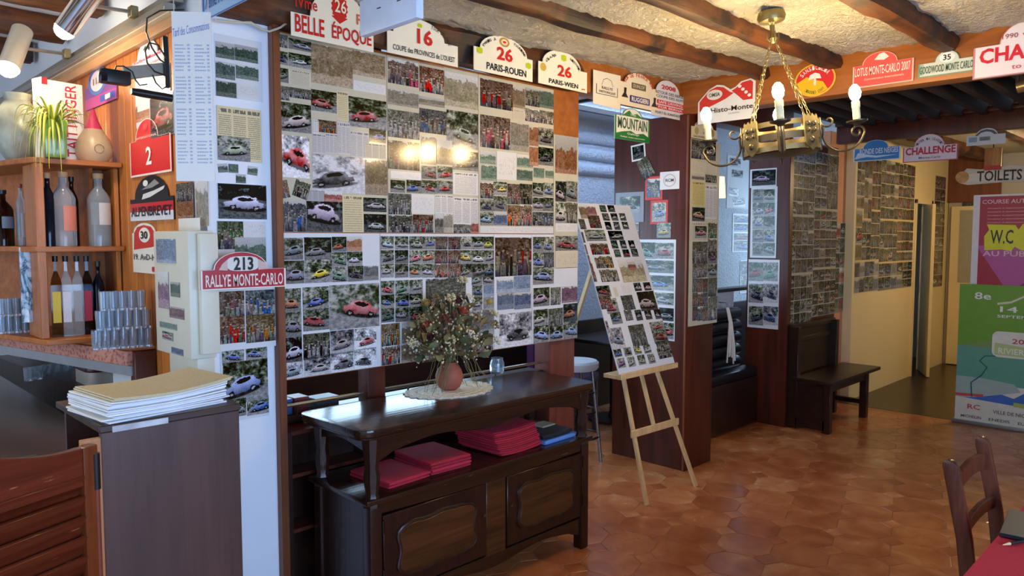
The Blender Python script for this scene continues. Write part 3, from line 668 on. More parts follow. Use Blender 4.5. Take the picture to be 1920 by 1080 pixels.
board('rally_poster', 'dark glossy poster of a white rally car on gravel below the newspaper', 'poster', PE, (407,343,500,412), [(408,344,499,411,'d','w')])
board('photo_sheet', 'sheet with green group photos above the red 213 plate', 'photo sheet', PE, (406,414,499,500), [(407,415,455,466,'p','g'),(456,416,498,444,'w','W'),(440,446,498,498,'s','G')])
board('photo_sheet', 'sheet of four crowded street photos under the red 213 plate', 'photo sheet', YP(2.845), (390,540,517,648), [(394,549,457,592,'p','p'),(460,546,514,590,'p','b'),(397,596,458,640,'p','r'),(461,592,515,637,'p','o')])
board('photo_sheet', 'sheet with blue cars and a chalet photo low on the white wall end', 'photo sheet', PE, (412,646,504,778), [(416,651,456,679,'c','b'),(461,646,499,673,'c','b'),(418,682,501,746,'c','u'),(422,752,460,777,'c','s'),(463,747,503,772,'c','b')])
# photo sheets on pillar front, pillar side, booth
PP = YP(2.6975)
pc_ = board('photo_collage', 'tall column of newspaper cuttings and photos on the pillar front', 'photo collage', PP, (1277,256,1333,606),
  [(1278,258,1303,297,'q','s'),(1305,262,1329,300,'d','s'),(1278,300,1305,325,'w','e'),(1307,302,1331,322,'T','e'),(1279,327,1305,336,'s','Y'),(1279,338,1306,386,'T',(.6,.52,.2)),(1308,326,1331,342,'q','k'),(1308,345,1331,410,'t','W'),
   (1280,388,1306,414,'d','t'),(1280,417,1312,452,'t','e'),(1286,424,1310,446,'c','p'),(1314,418,1332,446,'q','g'),(1314,448,1332,470,'q','s'),(1281,454,1312,494,'q','s'),(1314,472,1332,494,'c','m'),(1281,496,1312,520,'q','s'),(1314,497,1332,520,'c','s')]
  + [(1281+11*i, 524+27*j, 1291+11*i, 548+27*j, 'p', 'p' if (i+j) % 3 else 'b') for i in range(3) for j in range(3)]+[(1315,523,1332,556,'q','s'),(1315,558,1332,600,'q','w')], mat=PAPERY)
pc_.location.x = 4.374; pc_.scale = (.9, 1, 1)
PS_ = XP(4.3585)
board('photo_collage', 'sheet of green and blue car photos on the pillar side behind the easel', 'photo collage', PS_, (1192,449,1265,640),
  [(1200,455,1228,485,'c','G'),(1230,456,1263,485,'c','r'),(1205,488,1263,512,'c','w'),(1210,516,1263,545,'c','b'),(1220,548,1263,572,'c','s'),(1225,576,1263,602,'d','s'),(1235,604,1263,636,'c','r')])
def loose(px, label, k, c, name='pinned_photo', rz=0, frame=None, pl=PS_):
    u = pl.rect(px); rt = thing(name, label, 'photo', M=pl.mat(u[0], u[1], .0)); w, h = u[2]-u[0], u[3]-u[1]
    if frame: MB().box(0, w, 0, h, 0, .0012).build('mount', plain(frame, .4), rt, M=Matrix.Translation((w/2, h/2, 0)) @ Matrix.Rotation(rz, 4, 'Z') @ Matrix.Translation((-w/2, -h/2, 0))); e = .1
    else: e = 0
    photo(rt, e*w, e*h, w*(1-2*e), h*(1-2*e), k, c, rz, n=.0016, th=.001); return rt
loose((1184,272,1210,300), 'small white pinned photo under the green mountain plate', 'd', 'k', frame='#e8e4dc', rz=.1)
loose((1200,296,1222,334), 'small curled pale strip of photos pinned between two photos on the pillar side', 'q', 'e', rz=.5)
loose((1210,332,1242,374), 'red framed photo of a blue and white racer, upper one on the pillar side', 'p', 'b', frame='#d8362c')
loose((1220,376,1252,420), 'red framed photo of a blue car, lower one on the pillar side', 'c', 'b', frame='#d8362c')
loose((1232,418,1258,446), 'small yellow sticker photo near the bottom of the pinned ones on the pillar side', 'c', 'y')
sign('paper_note', 'white square card with a faint red circle on the pillar side', PS_, (1238,323,1274,354), rrect(r=.02), '#e6e3df', [('o', oval(.5, .5, .32, .36), '#c9a09a', .12), ('t', 'RCM', (.3, .42, .72, .6), '#55555c')], th=.001, cat='card')
board('pinned_page', 'dim grey magazine page left of the red framed photos', 'page', PS_, (1155,362,1207,416), [(1163,370,1200,398,'c','k')], mat=plain('#8a8f98', .4))
board('pinned_page', 'small grey strip of pictures just above the sheet on the pillar side', 'page', PS_, (1186,417,1198,447), [(1187,419,1197,431,'q','s'),(1187,433,1197,446,'q','s')], mat=plain('#a8a8a8', .4))
PB = XP(5.9985)
board('photo_poster', 'black and white car picture at the top of the booth end', 'poster', PB, (1407,318,1456,350), [(1411,321,1454,346,'d','w')])
board('photo_collage', 'column of ten car photos on the booth end', 'photo collage', PB, (1409,352,1455,484), [(1412+21*i, 356+25*j, 1431+21*i, 379+25*j, 'c', None) for i in range(2) for j in range(5)])
board('photo_collage', 'three wide blue tinted car sheets at the bottom of the booth end', 'photo collage', PB, (1404,486,1459,618), [(1405,492,1431,527,'c','r'),(1432,492,1458,527,'c','g'),(1405,532,1431,568,'c','n'),(1432,532,1458,568,'v','n'),(1405,574,1431,610,'c','n'),(1432,574,1458,610,'v','b')])
PBB = YP(2.7585)
bx0 = 6.03; pv = []
cols = [(1466, 1491), (1493, 1517), (1519, 1541), (1543, 1564)]
def grid(pl, x0, x1, y0, y1, nx, ny, kinds, tint, gap=.004):
    u0, v0, u1, v1 = pl.rect((x0, y0, x1, y1)); return u0, v0, u1, v1
def grid_board(label, pl, uv, spec, mat=None, off=0.):
    root = thing('photo_collage', label, 'photo collage', M=pl.mat(uv[0], uv[1], off)); W_, H_ = uv[2]-uv[0], uv[3]-uv[1]
    MB().box(0, W_, 0, H_, 0, .003).build('backing', mat or PAPERY, root)
    for (a0, b0, a1, b1, nx, ny, ks, cs) in spec:
        cw, chh = (a1-a0)*W_/nx, (b1-b0)*H_/ny
        for i in range(nx):
            for j in range(ny):
                photo(root, a0*W_+i*cw+.004, b0*H_+j*chh+.004, cw-.008, chh-.008, random.choice(ks), random.choice(cs), n=.0036)
    return root
ub = (6.02, .86, 7.02, 2.27)
mid = .62
grid_board('tall grey photo grid above the dark bench, left half', PBB, (6.02, .85, 6.50, 2.36),
  [(0, .63, .5, 1, 2, 5, 'qcq', 'sswe'), (.5, .63, 1, 1, 2, 5, 'qc', 'sse'), (0, .30, .5, .62, 2, 4, 'qc', 'sst'), (.5, .30, 1, .62, 2, 4, 'cq', 'sswk'), (0, 0, .5, .29, 2, 4, 'dcq', 'skt'), (.5, 0, 1, .29, 2, 4, 'cdq', 'skt')])
grid_board('tall grey photo grid above the dark bench, right half', PBB, (6.505, .90, 7.01, 2.36),
  [(0, .66, .5, 1, 2, 5, 'qc', 'ssb'), (.5, .66, 1, 1, 1, 2, 'vq', 'we'), (0, .3, .5, .65, 2, 6, 'cq', 'sstr'), (.5, .3, 1, .65, 2, 6, 'dcq', 'sswr'), (0, 0, 1, .29, 4, 4, 'cdq', 'sktr')])
PSA = YP(2.8385)
grid_board('narrow dark photo strip over the salmon wall', PSA, (7.18, .88, 7.42, 1.75), [(0, 0, 1, 1, 2, 6, 'dcs', 'srtg')])
PYW = YP(2.7685)
grid_board('large collage of yellowed photos on the cream wall, left part', PYW, (7.50, 1.06, 8.15, 2.40),
  [(0, .62, .3, 1, 2, 4, 'cqs', 'tYe'), (.3, .55, .62, 1, 2, 3, 'psq', 'Yet'), (.62, .62, 1, 1, 3, 4, 'pqs', 'tkr'), (0, .24, .25, .61, 1, 3, 'cs', 'rry'), (.25, .24, .62, .54, 2, 3, 'cqd', 'yst'), (.62, .24, 1, .61, 3, 4, 'pqc', 'etg'), (0, 0, 1, .23, 5, 2, 'cps', 'ulb')], mat=plain('#d8c48c', .4))
grid_board('large collage of yellowed photos on the cream wall, right part', PYW, (8.155, 1.05, 9.22, 2.42),
  [(0, .55, .5, 1, 4, 5, 'psqc', 'Yetk'), (.5, .55, 1, 1, 4, 5, 'pqc', 'rtes'), (0, .22, .5, .54, 4, 3, 'pqc', 'eysk'), (.5, .22, 1, .54, 4, 4, 'pq', 'trs'), (0, 0, .7, .21, 4, 2, 'cs', 'ulb'), (.7, 0, 1, .21, 2, 3, 'dc', 'skt')], mat=plain('#d8c48c', .4))
grid_board('narrow dim photo strip between the two cream doors', PYW, (9.98, 1.0, 10.40, 2.36), [(0, 0, 1, 1, 2, 9, 'qdc', 'skte')])
PBW = YP(4.398)
board('car_poster', 'pale poster with two grey car drawings seen through the booth opening', 'poster', PBW, (1364,290,1402,392), [(1368,296,1388,314,'v','s'),(1372,318,1392,334,'v','s'),(1366,352,1384,368,'v','s'),(1374,370,1396,388,'v','s')], mat=M_WHITE)
board('photo_collage', 'five blue car photos on the pale wall seen through the booth opening', 'photo collage', PBW, (1374,400,1404,472), [(1376,404,1402,418,'c','b'),(1376,420,1402,434,'c','b'),(1376,438,1402,450,'c','r'),(1376,452,1402,470,'c','b')])
board('photo_collage', 'dark blue car sheet low on the pale wall seen through the booth opening', 'photo collage', PBW, (1388,488,1406,548), [(1389,490,1405,516,'c','n'),(1389,518,1405,546,'c','n')])
# ------------------------------------------------------------------ rally plates and signs
RED, INK, CRM = '#c8281e', '#26221c', '#ece6cc'
PS1 = YP(2.735)
def bpsh(x, y, s): return ('p', [(x-s, y-s*1.6), (x-s, y+s), (x, y+s*1.4), (x+s, y+s), (x+s, y-s*1.6), (x, y-s*2.2)], '#b8c81e')
sun = [(.57+.105*(1.0 if k % 2 else .86)*math.cos(math.pi*k/16), .70+.27*(1.0 if k % 2 else .86)*math.sin(math.pi*k/16)) for k in range(-4, 21)]+[(.47, .52), (.57, .40), (.67, .52)]
sign('rally_plate', 'large cream rally plate with red Belle Epoque lettering, leftmost above the photo wall', PS1, (545,70,699,96,640,-14), dome(.42, .22, .92, 14), CRM,
     [('p', sun, RED), ('t', 'IVme', (.05, .52, .30, .74), RED), ('t', '26', (.51, .60, .65, .84), '#f3e6c8'), ('t', 'BELLE', (.04, .08, .38, .40), RED, .02), ('t', 'ÉPOQUE', (.47, .06, .97, .42), RED, .02), ('t', 'Ral', (.78, .46, .97, .66), '#d8643a')])
sign('rally_plate', 'cream rally plate with red 16 above the photo wall, Coupe des Provinces', PS1, (725,98,857,127,795,40), dome(.55, .08, .80, 14), CRM,
     [('t', '16', (.40, .38, .62, .78), RED, .03), ('t', 'COUPE des PROVINCES de L\'OUEST', (.07, .10, .95, .24), INK, .012), ('a', 'TOUR DE CORSE', .5, .45, .36, .40, 75, 10, .09, INK), bpsh(.44, .86, .03)])
sign('rally_plate', 'cream rally plate with red 26 and the words PARIS-ROUEN', PS1, (887,133,997,152,942,69), dome(.58, .1, .9, 14), CRM,
     [('t', '26', (.37, .38, .64, .72), RED, .03), ('t', 'PARIS-ROUEN', (.2, .08, .88, .26), INK, .02), ('p', oval(.5, .86, .085, .12), '#b08a3a'), ('p', oval(.5, .86, .055, .075), '#e8dcb8'), ('p', oval(.5, .86, .03, .03), RED), bpsh(.09, .52, .045), bpsh(.92, .42, .045), ('a', 'PARIS A', .5, .5, .36, .38, 160, 112, .07, INK), ('a', 'TOURISME', .5, .5, .36, .38, 66, 18, .07, INK)])
sign('rally_plate', 'cream rally plate with red 26 and the words PARIS-WIEN', PS1, (1008,158,1099,173,1055,97), dome(.58, .08, .86, 14), CRM,
     [('t', '26', (.37, .30, .66, .62), RED, .03), ('t', 'PARIS-WIEN', (.2, .06, .80, .19), INK, .02), ('p', oval(.09, .45, .06, .11), '#c9a94e'), bpsh(.5, .84, .05), ('a', 'CLUB', .48, .48, .34, .36, 160, 112, .07, INK), ('a', 'HISTORIC', .48, .48, .34, .36, 66, 12, .07, INK), ('t', 'pm', (.88, .05, .95, .1), RED)])
PS2 = YP(2.78)
sign('rally_plate', 'plain white card with a thin drawn rally plate outline, above the blue wall gap', PS2, (1111,196,1162,207,1134,135), [(0, .04), (1, 0), (1, 1), (0, .98)], '#e8e2ce',
     [('o', [(.1, .34), (.9, .34), (.9, .62), (.72, .62), (.66, .78), (.5, .84), (.36, .78), (.3, .62), (.1, .62)], '#5a564c', .07), ('t', 'RALLYE', (.3, .50, .7, .58), '#5a564c'), ('t', 'HISTORIQUE', (.2, .38, .8, .46), '#5a564c')], th=.002)
sign('rally_plate', 'cream plate with red arch Tour de France lettering and a blue bar', PS2, (1157,194,1232,210,1191,137), dome(.66, .16, .84, 14), '#ece2c4',
     [('a', 'TOUR DE FRANCE AUTO', .5, .60, .33, .28, 172, 8, .11, RED), ('p', rrect(.32, .52, .68, .70, .02), '#6a6650'), ('t', 'DUNLOP', (.36, .56, .64, .66), '#d8d2b0'), ('p', rrect(.28, .12, .78, .32, .02), '#2e3a86'), ('t', 'RUGGIERI', (.32, .15, .74, .29), '#f0ecd8', .03),
      ('p', [(.08, .22), (.24, .22), (.19, .34), (.2, .5), (.14, .5), (.14, .36)], INK), ('p', [(.82, .12), (.98, .12), (.93, .24), (.94, .4), (.88, .4), (.88, .26)], INK)])
sign('rally_plate', 'white plate with red 2008 and red lines, rightmost before the header corner', PS2, (1220,216,1286,227,1256,153), dome(.66, .12, .78, 14), '#dcdde0',
     [('t', '2008', (.26, .74, .66, .86), RED, .03), ('t', 'RETOUR DES NEIGES', (.1, .6, .92, .68), '#5a6270'), ('t', 'COUPE DES ALPES', (.12, .5, .92, .57), '#5a6270'), ('p', rrect(.14, .33, .9, .44, .02), '#cf3a48'), ('p', rrect(.14, .20, .9, .30, .02), '#cf3a48'), ('t', 'SAFE DRIVING', (.18, .35, .86, .42), '#f0e6e0'), ('t', 'FOR BERNA', (.18, .22, .86, .28), '#f0e6e0'), ('t', 'PORT EL KANTAOUI', (.1, .06, .86, .13), '#3c3f48')], th=.003)
mt_ = sign('rally_plate', 'green and white mountain rally plate hanging in the gap', YP(2.80), (1151,259,1216,269,1181,203), dome(.72, .2, .78, 14), '#e9ebe2',
     [('p', [(0, 0), (1, 0), (1, .16), (.82, .27), (.6, .22), (.45, .3), (.2, .24), (0, .16)], '#1d7a34'), ('p', [(.2, .73), (.8, .73), (.62, .86), (.5, .80), (.4, .92)], '#1d7a34'), ('o', dome(.72, .2, .78, 14), '#1d7a34', .08), ('t', 'MOUNTAIN', (.08, .33, .92, .68), '#2d5a38', .015), ('t', 'Trial', (.42, .76, .58, .82), '#e9ebe2'), ('t', 'Challenge', (.34, .15, .68, .23), '#e9ebe2'), ('t', 'Rallye Internationale', (.15, .06, .85, .11), '#e9ebe2')])
for xx in (.06, .18): MB().tube([(xx, .12, .002), (xx, .34, .002)], .0012, 5).build('hanging_wire', plain('#6a6a6a', .4, .8), mt_)
pp_ = sign('rally_plate', 'pale rally plate print at the top of the pillar front', PP, (1275,262,1332,257,1300,222), dome(.6, .12, .85, 12), '#d9d0b2', [('t', '3', (.44, .3, .56, .66), '#6a5a3a'), ('p', oval(.2, .4, .08, .2), '#b8a868'), ('p', oval(.8, .4, .08, .2), '#a8905a'), ('t', 'RALLYE INTERNATIONAL', (.08, .06, .92, .16), '#6a624c')], th=.001)
pp_.location.x = 4.374; pp_.scale = (.88, 1, 1)
PH = XP(4.398)
wave = [(0, 0), (1, 0), (1, .92), (.92, 1.0), (.76, .96), (.66, .84), (.58, .80), (.46, .93), (.34, .97), (.2, .88), (.05, .66), (0, .58)]
sign('rally_plate', 'white plate with red curves and the words Histo-Monte on the header beam', PH, (1309,235,1416,220,1395,149), wave, '#ebe8e0',
     [('p', [(.03, .33), (.03, .58), (.08, .66), (.22, .86), (.34, .92), (.46, .88), (.57, .74), (.64, .70), (.5, .58), (.3, .47)], '#d43a30'), ('p', [(.60, .76), (.68, .82), (.78, .93), (.92, .96), (.96, .9), (.96, .48), (.8, .48), (.72, .6)], '#d43a30'), ('p', oval(.30, .72, .14, .13), '#e9e4d8'), ('t', 'OMSA', (.20, .67, .40, .77), '#4a5a48', .02),
      ('t', '20 Histo-Monte', (.05, .25, .97, .38), INK, .015), ('t', 'CLASSIC', (.55, .17, .75, .21), '#8a8880')]+[('p', oval(.74+.055*i, .84-.085*i, .03, .04), '#efe6dc') for i in range(4)])
sign('rally_plate', 'oval red and yellow plate with a white motif on the header beam', PH, (1490,187,1567,175,1530,119), oval(.5, .5, .5, .5, 28), '#d8b23a',
     [('p', oval(.5, .5, .46, .45, 28), '#cf2a30'), ('p', [(.06, .46), (.3, .62), (.5, .5), (.7, .42), (.82, .18), (.6, .06), (.35, .06), (.15, .2)], '#eab41e'), ('p', [(.34, .52), (.38, .66), (.5, .72), (.62, .66), (.66, .52), (.53, .54), (.53, .34), (.48, .34), (.48, .54)], '#efe6d6'), ('a', 'SANSICILIA', .5, .42, .34, .38, 150, 30, .13, '#efe6d6'), ('a', 'Classic 2007', .5, .5, .36, .42, 225, 315, -.09, '#3a6a2e')])
sign('rally_plate', 'red plate with white LOTUS MONTE-CARLO 2007 lettering', PH, (1599,167,1713,152,1663,95), dome(.66, .16, .74, 14), '#e4564e',
     [('o', dome(.66, .16, .74, 14), '#f0b8a8', .05), ('p', [(.36, .78), (.52, .74), (.60, .82), (.52, .96), (.44, .94)], '#ece6da'), ('t', 'LOTUS MONTE-CARLO 2007', (.04, .34, .95, .60), '#f4e4d8', .01), ('t', 'Concentration Internationale', (.2, .2, .85, .27), '#f0c8b8')])
sign('rally_plate', 'narrow green and white plate with 35 Goodwood Monte Carlo', PH, (1722,147,1827,133,1777,95), dome(.58, .3, .74, 12), '#cfd8c8',
     [('p', rrect(.0, .1, .1, .58, .02), '#9db8a4'), ('p', oval(.52, .72, .14, .2), '#eef0e8'), ('t', '35', (.45, .6, .59, .84), INK, .02), ('t', 'GOODWOOD MONTE CARLO', (.03, .14, .98, .46), '#3c5a48', .01), ('o', dome(.58, .3, .74, 12), '#6f9a80', .06)])
sign('rally_plate', 'big white plate with red CHALLENGE lettering, rightmost on the header beam', PH, None, dome(.58, .2, .8, 14), '#e8e0e2',
     [('o', dome(.58, .2, .8, 14), '#c98a92', .03), ('t', 'CHALLENGE', (.05, .26, .96, .54), '#cf2436', .03), ('t', '1990', (.22, .66, .34, .75), '#a05a62'), ('t', 'Winter', (.37, .62, .66, .72), '#c8485a'), ('t', 'to Monte-Carlo', (.3, .10, .84, .19), '#c8485a')],
     uv=(-onX(1827, 100, 4.398).y, onX(1830, 150, 4.398).z, -onX(1827, 100, 4.398).y+.56, onX(1830, 150, 4.398).z+.27), off=.012)
PH2 = XP(6.955)
sign('rally_plate', 'blue plate with white snow rally lettering under the dark ceiling', PH2, (1600,308,1689,294,1647,262), dome(.62, .2, .75, 12), '#3f86c8', [('o', dome(.62, .2, .75, 12), '#dbe6ee', .06), ('t', 'RONDE DES NEIGES', (.14, .34, .95, .60), '#eaf2f6', .012), ('p', [(.03, .12), (.3, .2), (.5, .14), (.95, .24), (.5, .24), (.25, .34), (.1, .42)], '#cfe2f0')])
sign('rally_plate', 'white plate with red CHALLENGE lettering under the dark ceiling', PH2, (1693,307,1796,297,1745,251), dome(.56, .2, .76, 12), '#dcd0d8', [('o', dome(.56, .2, .76, 12), '#b8405a', .04), ('t', 'CHALLENGE', (.05, .26, .96, .54), '#c0263e', .03), ('a', 'WINTER 16 CLASSIC', .48, .5, .22, .28, 165, 15, .09, '#4a4650'), ('t', 'Monte-Carlo', (.3, .10, .7, .18), '#6a5a66')])
sign('rally_plate', 'silver grey plate with a dark arc, above the toilets sign', PH2, (1812,275,1885,268,1853,240), dome(.6, .25, .8, 12), '#c6cdd2', [('p', [(.22, .58), (.36, .86), (.52, .94), (.70, .84), (.8, .6), (.72, .6), (.62, .76), (.5, .8), (.38, .74), (.28, .56)], '#4a5258'), ('p', rrect(.34, .25, .62, .5, .02), '#7a828a'), ('t', 'CLASSIC', (.36, .3, .6, .42), '#2c3036'), ('p', rrect(.06, .2, .28, .5, .03), '#8a98a8')])
# toilets sign: pale plank hung on a small wooden block
PT = XP(7.30)
t = thing('toilets_sign', 'pale wooden plank sign reading TOILETS, hanging in the passage', 'sign', M=PT.mat(*PT.rect((1801,318,1932,342))[:2], .0))
u = PT.rect((1801, 316, 1936, 340)); w, h = u[2]-u[0], u[3]-u[1]
pl_ = [(0, .02), (.06, 0), (.3, .01), (.7, -.004), (w-.02, .015), (w, .06), (w-.03, h), (w*.7, h+.01), (w*.3, h-.01), (.05, h+.004), (-.01, h*.5)]
MB().prism(pl_, 0, .018).build('plank', wood('driftwood', '#b9ae96', '#e2dac6', 0, 2, .6), t, .002)
vs, fs = text2d('TOILETS', .02); mb = MB(); mb.add([(.13+a*(w-.2), .025+b*(h-.05), .0186) for a, b in vs], fs); mb.build('lettering', plain('#2a2622', .6), t)
MB().lathe([(.0, 0), (.05, 0), (.05, .012), (0, .012)], 14).build('end_disc', wood('end_grain', '#a8763e', '#d0a060', 2, 2, .6), t, M=Matrix.Translation((.02, h/2, .016)))
t = thing('hanging_block', 'small brown wooden block with a red band above the toilets sign', 'ornament', M=XP(7.29).mat(*XP(7.29).rect((1848,279,1878,318))[:2], .0))
u = XP(7.29).rect((1848, 279, 1878, 318)); w, h = u[2]-u[0], u[3]-u[1]
MB().box(0, w, 0, h, 0, .03).build('block', wood('carved_block', '#8a5222', '#c08848', 1, 6, .6), t, .004); MB().box(.0, w, 0, h*.2, .03, .034).build('band', plain('#b02a24', .5), t)
MB().tube([(w/2, h, .015), (w/2, h+.09, .015), (w/2, h+.2, .012)], .004, 6).build('cord', plain('#2a1a12', .7), t)
# plates on the bar wall
PK = XP(1.1765)
sign('rally_plate', 'red plate with a white number 2 on the pine wall', PK, (248,335,325,320,278,222), dome(.64, .16, .72, 12), '#d8242a', [('o', dome(.64, .16, .72, 12), '#f0dcd6', .05), ('t', '2', (.42, .18, .56, .50), '#f6efe8', .02), ('t', 'INTERNATIONAL', (.2, .66, .7, .70), '#f0c8c0'), ('p', oval(.42, .86, .06, .06), '#e04a48')])
sign('rally_plate', 'black, red and white rally plate with mountain pass lettering on the pine wall', PK, (248,415,329,411,290,328), dome(.5, .12, .9, 12), '#17181c', [('p', rrect(0, .2, 1, .40, .01), '#c8262c'), ('p', rrect(0, 0, 1, .2, .01), '#d8dde2'), ('t', 'ALPENBREVET', (.03, .10, .97, .32), '#101216', .02), ('p', [(.3, .48), (.5, .52), (.8, .66), (.84, .74), (.6, .66), (.34, .6)], '#d9d9d6'), ('p', oval(.4, .84, .06, .07), '#e2e2de'), ('p', [(.3, .7), (.45, .78), (.62, .9), (.72, .8), (.55, .72)], '#8a8c8e')])
sign('rally_plate', 'white and red plate with a black 30, partly behind the white meter box', PK, (253,518,328,508,273,418), dome(.8, .04, .6, 12), '#ece4d4', [('p', [(.04, .46), (.5, .52), (.96, .64), (.96, .78), (.6, .8), (.5, .92), (.32, .96), (.15, .92), (.06, .8)], '#c9352c'), ('p', oval(.33, .76, .14, .15), '#f2ecdc'), ('t', '30', (.24, .68, .42, .84), INK, .03), ('t', '19. AvD-Histo-Monte', (.04, .26, 1.2, .38), '#3a362e', .01), ('p', rrect(.5, .04, .95, .14, .02), '#c9352c')])
sign('rally_plate', 'purple and pink round-topped plate near the champagne box', PK, (163,202,222,192,190,120), dome(.55, .1, .74, 12), '#8a4a9a', [('p', oval(.42, .62, .3, .34), '#5a78c0'), ('p', oval(.42, .62, .22, .25), '#e6d8e0'), ('p', rrect(0, 0, 1, .26, .03), '#c04a8a'), ('p', rrect(.5, .06, .95, .22, .02), '#4a5ac0'), ('t', '115', (.3, .54, .54, .70), '#7a5a3a', .02), ('p', rrect(.66, .08, .82, .2, .01), '#efe6e6'), ('a', 'RALLYE', .42, .62, .24, .28, 160, 20, .07, '#3a3a6a')])
sign('rally_plate', 'white round-topped plate with 44 and pink lettering behind the cables', PK, (252,142,312,128,280,75), dome(.5, .16, .8, 12), '#ece8ea', [('t', '44', (.38, .66, .58, .84), '#2c3a36', .02), ('t', 'Rallye Monte', (.06, .36, .92, .5), '#d84a72', .012), ('t', 'Historique', (.3, .18, .9, .28), '#d87a90')])
board('paper_note', 'white paper with an orange edge behind the black microphone', 'paper', PK, (254,146,322,222), [(256,196,282,222,'s','o'),(258,150,318,190,'w','W')])
board('car_photo', 'black and white vintage car photo above the red number 2 plate', 'photo', XP(1.1745), (282,186,328,250), [(283,187,327,249,'d','r')])
loose((331,345,364,377), 'small black and white photo below the price list', 'q', 's', pl=PK)
loose((332,379,364,410), 'small orange animal photo above the meter box', 's', 'o', pl=PK)
b_ = board('framed_picture', 'thin framed picture with a dark stripe beside the white wall end', 'picture', PK, (366,338,395,424), [(368,341,393,422,'s','e')])
# blue plate at the very top, hanging price list, 213 plate
n0 = onX(384, 41, 1.15)
sign('rally_plate', 'light blue plate with dark NUIT lettering at the top edge', XP(1.15), None, rrect(r=.02), '#9fc4e6', [('o', rrect(r=.02), '#3a6ab0', .06), ('t', '7ème NUIT DES NEIGES', (.05, .26, .97, .62), '#3a5a96', .012)], uv=(-n0.y, n0.z, -n0.y+.50, n0.z+.13))
p213 = sign('rally_plate', 'dark red plate with 213 and white Rallye Monte-Carlo lettering', YP(2.735), (374,543,533,538,455,472), dome(.52, .14, .78, 14), '#a8202c', [('o', dome(.52, .14, .78, 14), '#e8ded6', .04), ('p', rrect(.3, .48, .66, .88, .12, ry=.1), '#d8d6cc'), ('p', [(.2, .52), (.3, .5), (.3, .8), (.24, .68)], '#c8b0a8'), ('p', [(.66, .5), (.8, .52), (.74, .7), (.66, .8)], '#c8b0a8'), ('t', '213', (.37, .50, .60, .86), '#16181a', .03), ('t', 'RALLYE MONTE-CARLO', (.05, .07, .96, .40), '#e6d6cc', .015)], off=.01)
for xx in (.12, .24): MB().box(xx, xx+.012, .06, .072, -.11, 0).build('standoff', plain('#6a6a6a', .4, .8), p213)
PMN = PL((onY(322, 340, 2.52).x, 2.52, 0), (math.cos(-.72), math.sin(-.72), 0), (0, 0, 1))
u = PMN.rect((322, 22, 404, 340)); w, h = u[2]-u[0], u[3]-u[1]
t = thing('price_list', 'tall white handwritten drinks price list hanging at the bar', 'price list', M=PMN.mat(u[0], u[1], 0))
MB().box(0, w, 0, h, 0, .004).build('sheet', plain('#e2dfd6', .1, var=.02), t)
vs, fs = text2d('Tarif des Consommations', .0); mb = MB(); mb.add([(.02*w+a*.94*w, h*(.85+.05*b+.05*a), .0046) for a, b in vs], fs); mb.build('lettering', plain('#6a7ab8', .4), t)
mb = MB(); random.seed(3)
for i in range(34):
    y = h*(.80-.021*i)
    if i % 9 == 8: continue
    for c0 in (.06, .56):
        x = c0; e = c0+.18+.1*random.random()
        while x < e:
            l = .03+.03*random.random(); mb.box(x*w, (x+l)*w, y, y+.0045, .004, .0047); x += l+.012
        mb.box((c0+.32)*w, (c0+.38)*w, y, y+.006, .004, .0047)
for xx in (.06, .94): MB().tube([(xx*w, h-.01, .002), (xx*w, 2.6-(u[1]+PMN.o.z), .002)], .0015, 5).build('hanging_cord', plain('#b8b4a8', .6), t)
tag(mb.build('writing', plain('#aab2c0', .4), t), kind='stuff')
# white lamp box hanging from the ceiling
t = thing('emergency_light', 'pale blue-white box lamp hanging from the ceiling log', 'lamp', (1.52, 2.02, 2.22))
p0 = onX(688, 72, 1.5); p1 = onX(795, 40, 1.5); L_ = p0.y-p1.y; t.location = (1.47, p1.y, p0.z)
MB().box(0, .03, 0, L_, 0, .12).build('cover', plain('#cfdcee', .35), t, .006); MB().box(-.006, .036, -.006, L_+.006, .12, .16).build('housing', plain('#b4b8bc', .4), t, .004)
for k in (.25, .6): MB().box(-.0025, .0, L_*k, L_*k+.02, .07, .073).build('slot', plain('#39404a', .5), t)
MB().box(.005, .025, L_*.3, L_*.7, .16, .40).build('hanger', plain('#8a8a88', .5), t)
# ------------------------------------------------------------------ sideboard
M_SB = wood('sideboard_dark', '#1c0f0a', '#3a2013', 0, 2.2, .16, '#6b4a32')
M_SBV = wood('sideboard_dark_upright', '#1a0e0a', '#34190f', 2, 2.2, .28, '#6b4a32')
M_SBP = wood('sideboard_panel', '#2c180b', '#5a3417', 0, 2.4, .3)
SX0, SX1, SY0, SY1, SZ = 1.59, 2.925, 2.375, 2.80, .865
sb = thing('sideboard', 'dark carved wooden sideboard with open shelf below the photo wall', 'sideboard', (0, 0, 0))
def wavy(x0, x1, ztop, zlo, amp, n=40, waves=3):
    P = [(x0, ztop), (x1, ztop)]
    for i in range(n+1):
        t = 1-i/n; e = min(t, 1-t); d = .5-.5*math.cos(2*math.pi*waves*t); side = max(0, 1-e/.08)
        P.append((x0+(x1-x0)*t, zlo+amp*d-.03*side))
    return P
FY = Matrix(((1,0,0,0),(0,0,-1,0),(0,1,0,0),(0,0,0,1)))  # (u,v,d) -> (x=u, y=-d, z=v)
FX = Matrix(((0,0,1,0),(1,0,0,0),(0,1,0,0),(0,0,0,1)))   # (u,v,d) -> (x=d, y=u, z=v)
top = []
for cx, cy, a in ((SX1+.045-.06, SY0-.02+.06, -90), (SX1+.045-.05, SY1+.03-.05, 0), (SX0-.045+.05, SY1+.03-.05, 90), (SX0-.045+.06, SY0-.02+.06, 180)):
    for i in range(6): q = math.radians(a+90*i/5); top.append((cx+.06*math.cos(q), cy+.06*math.sin(q)))
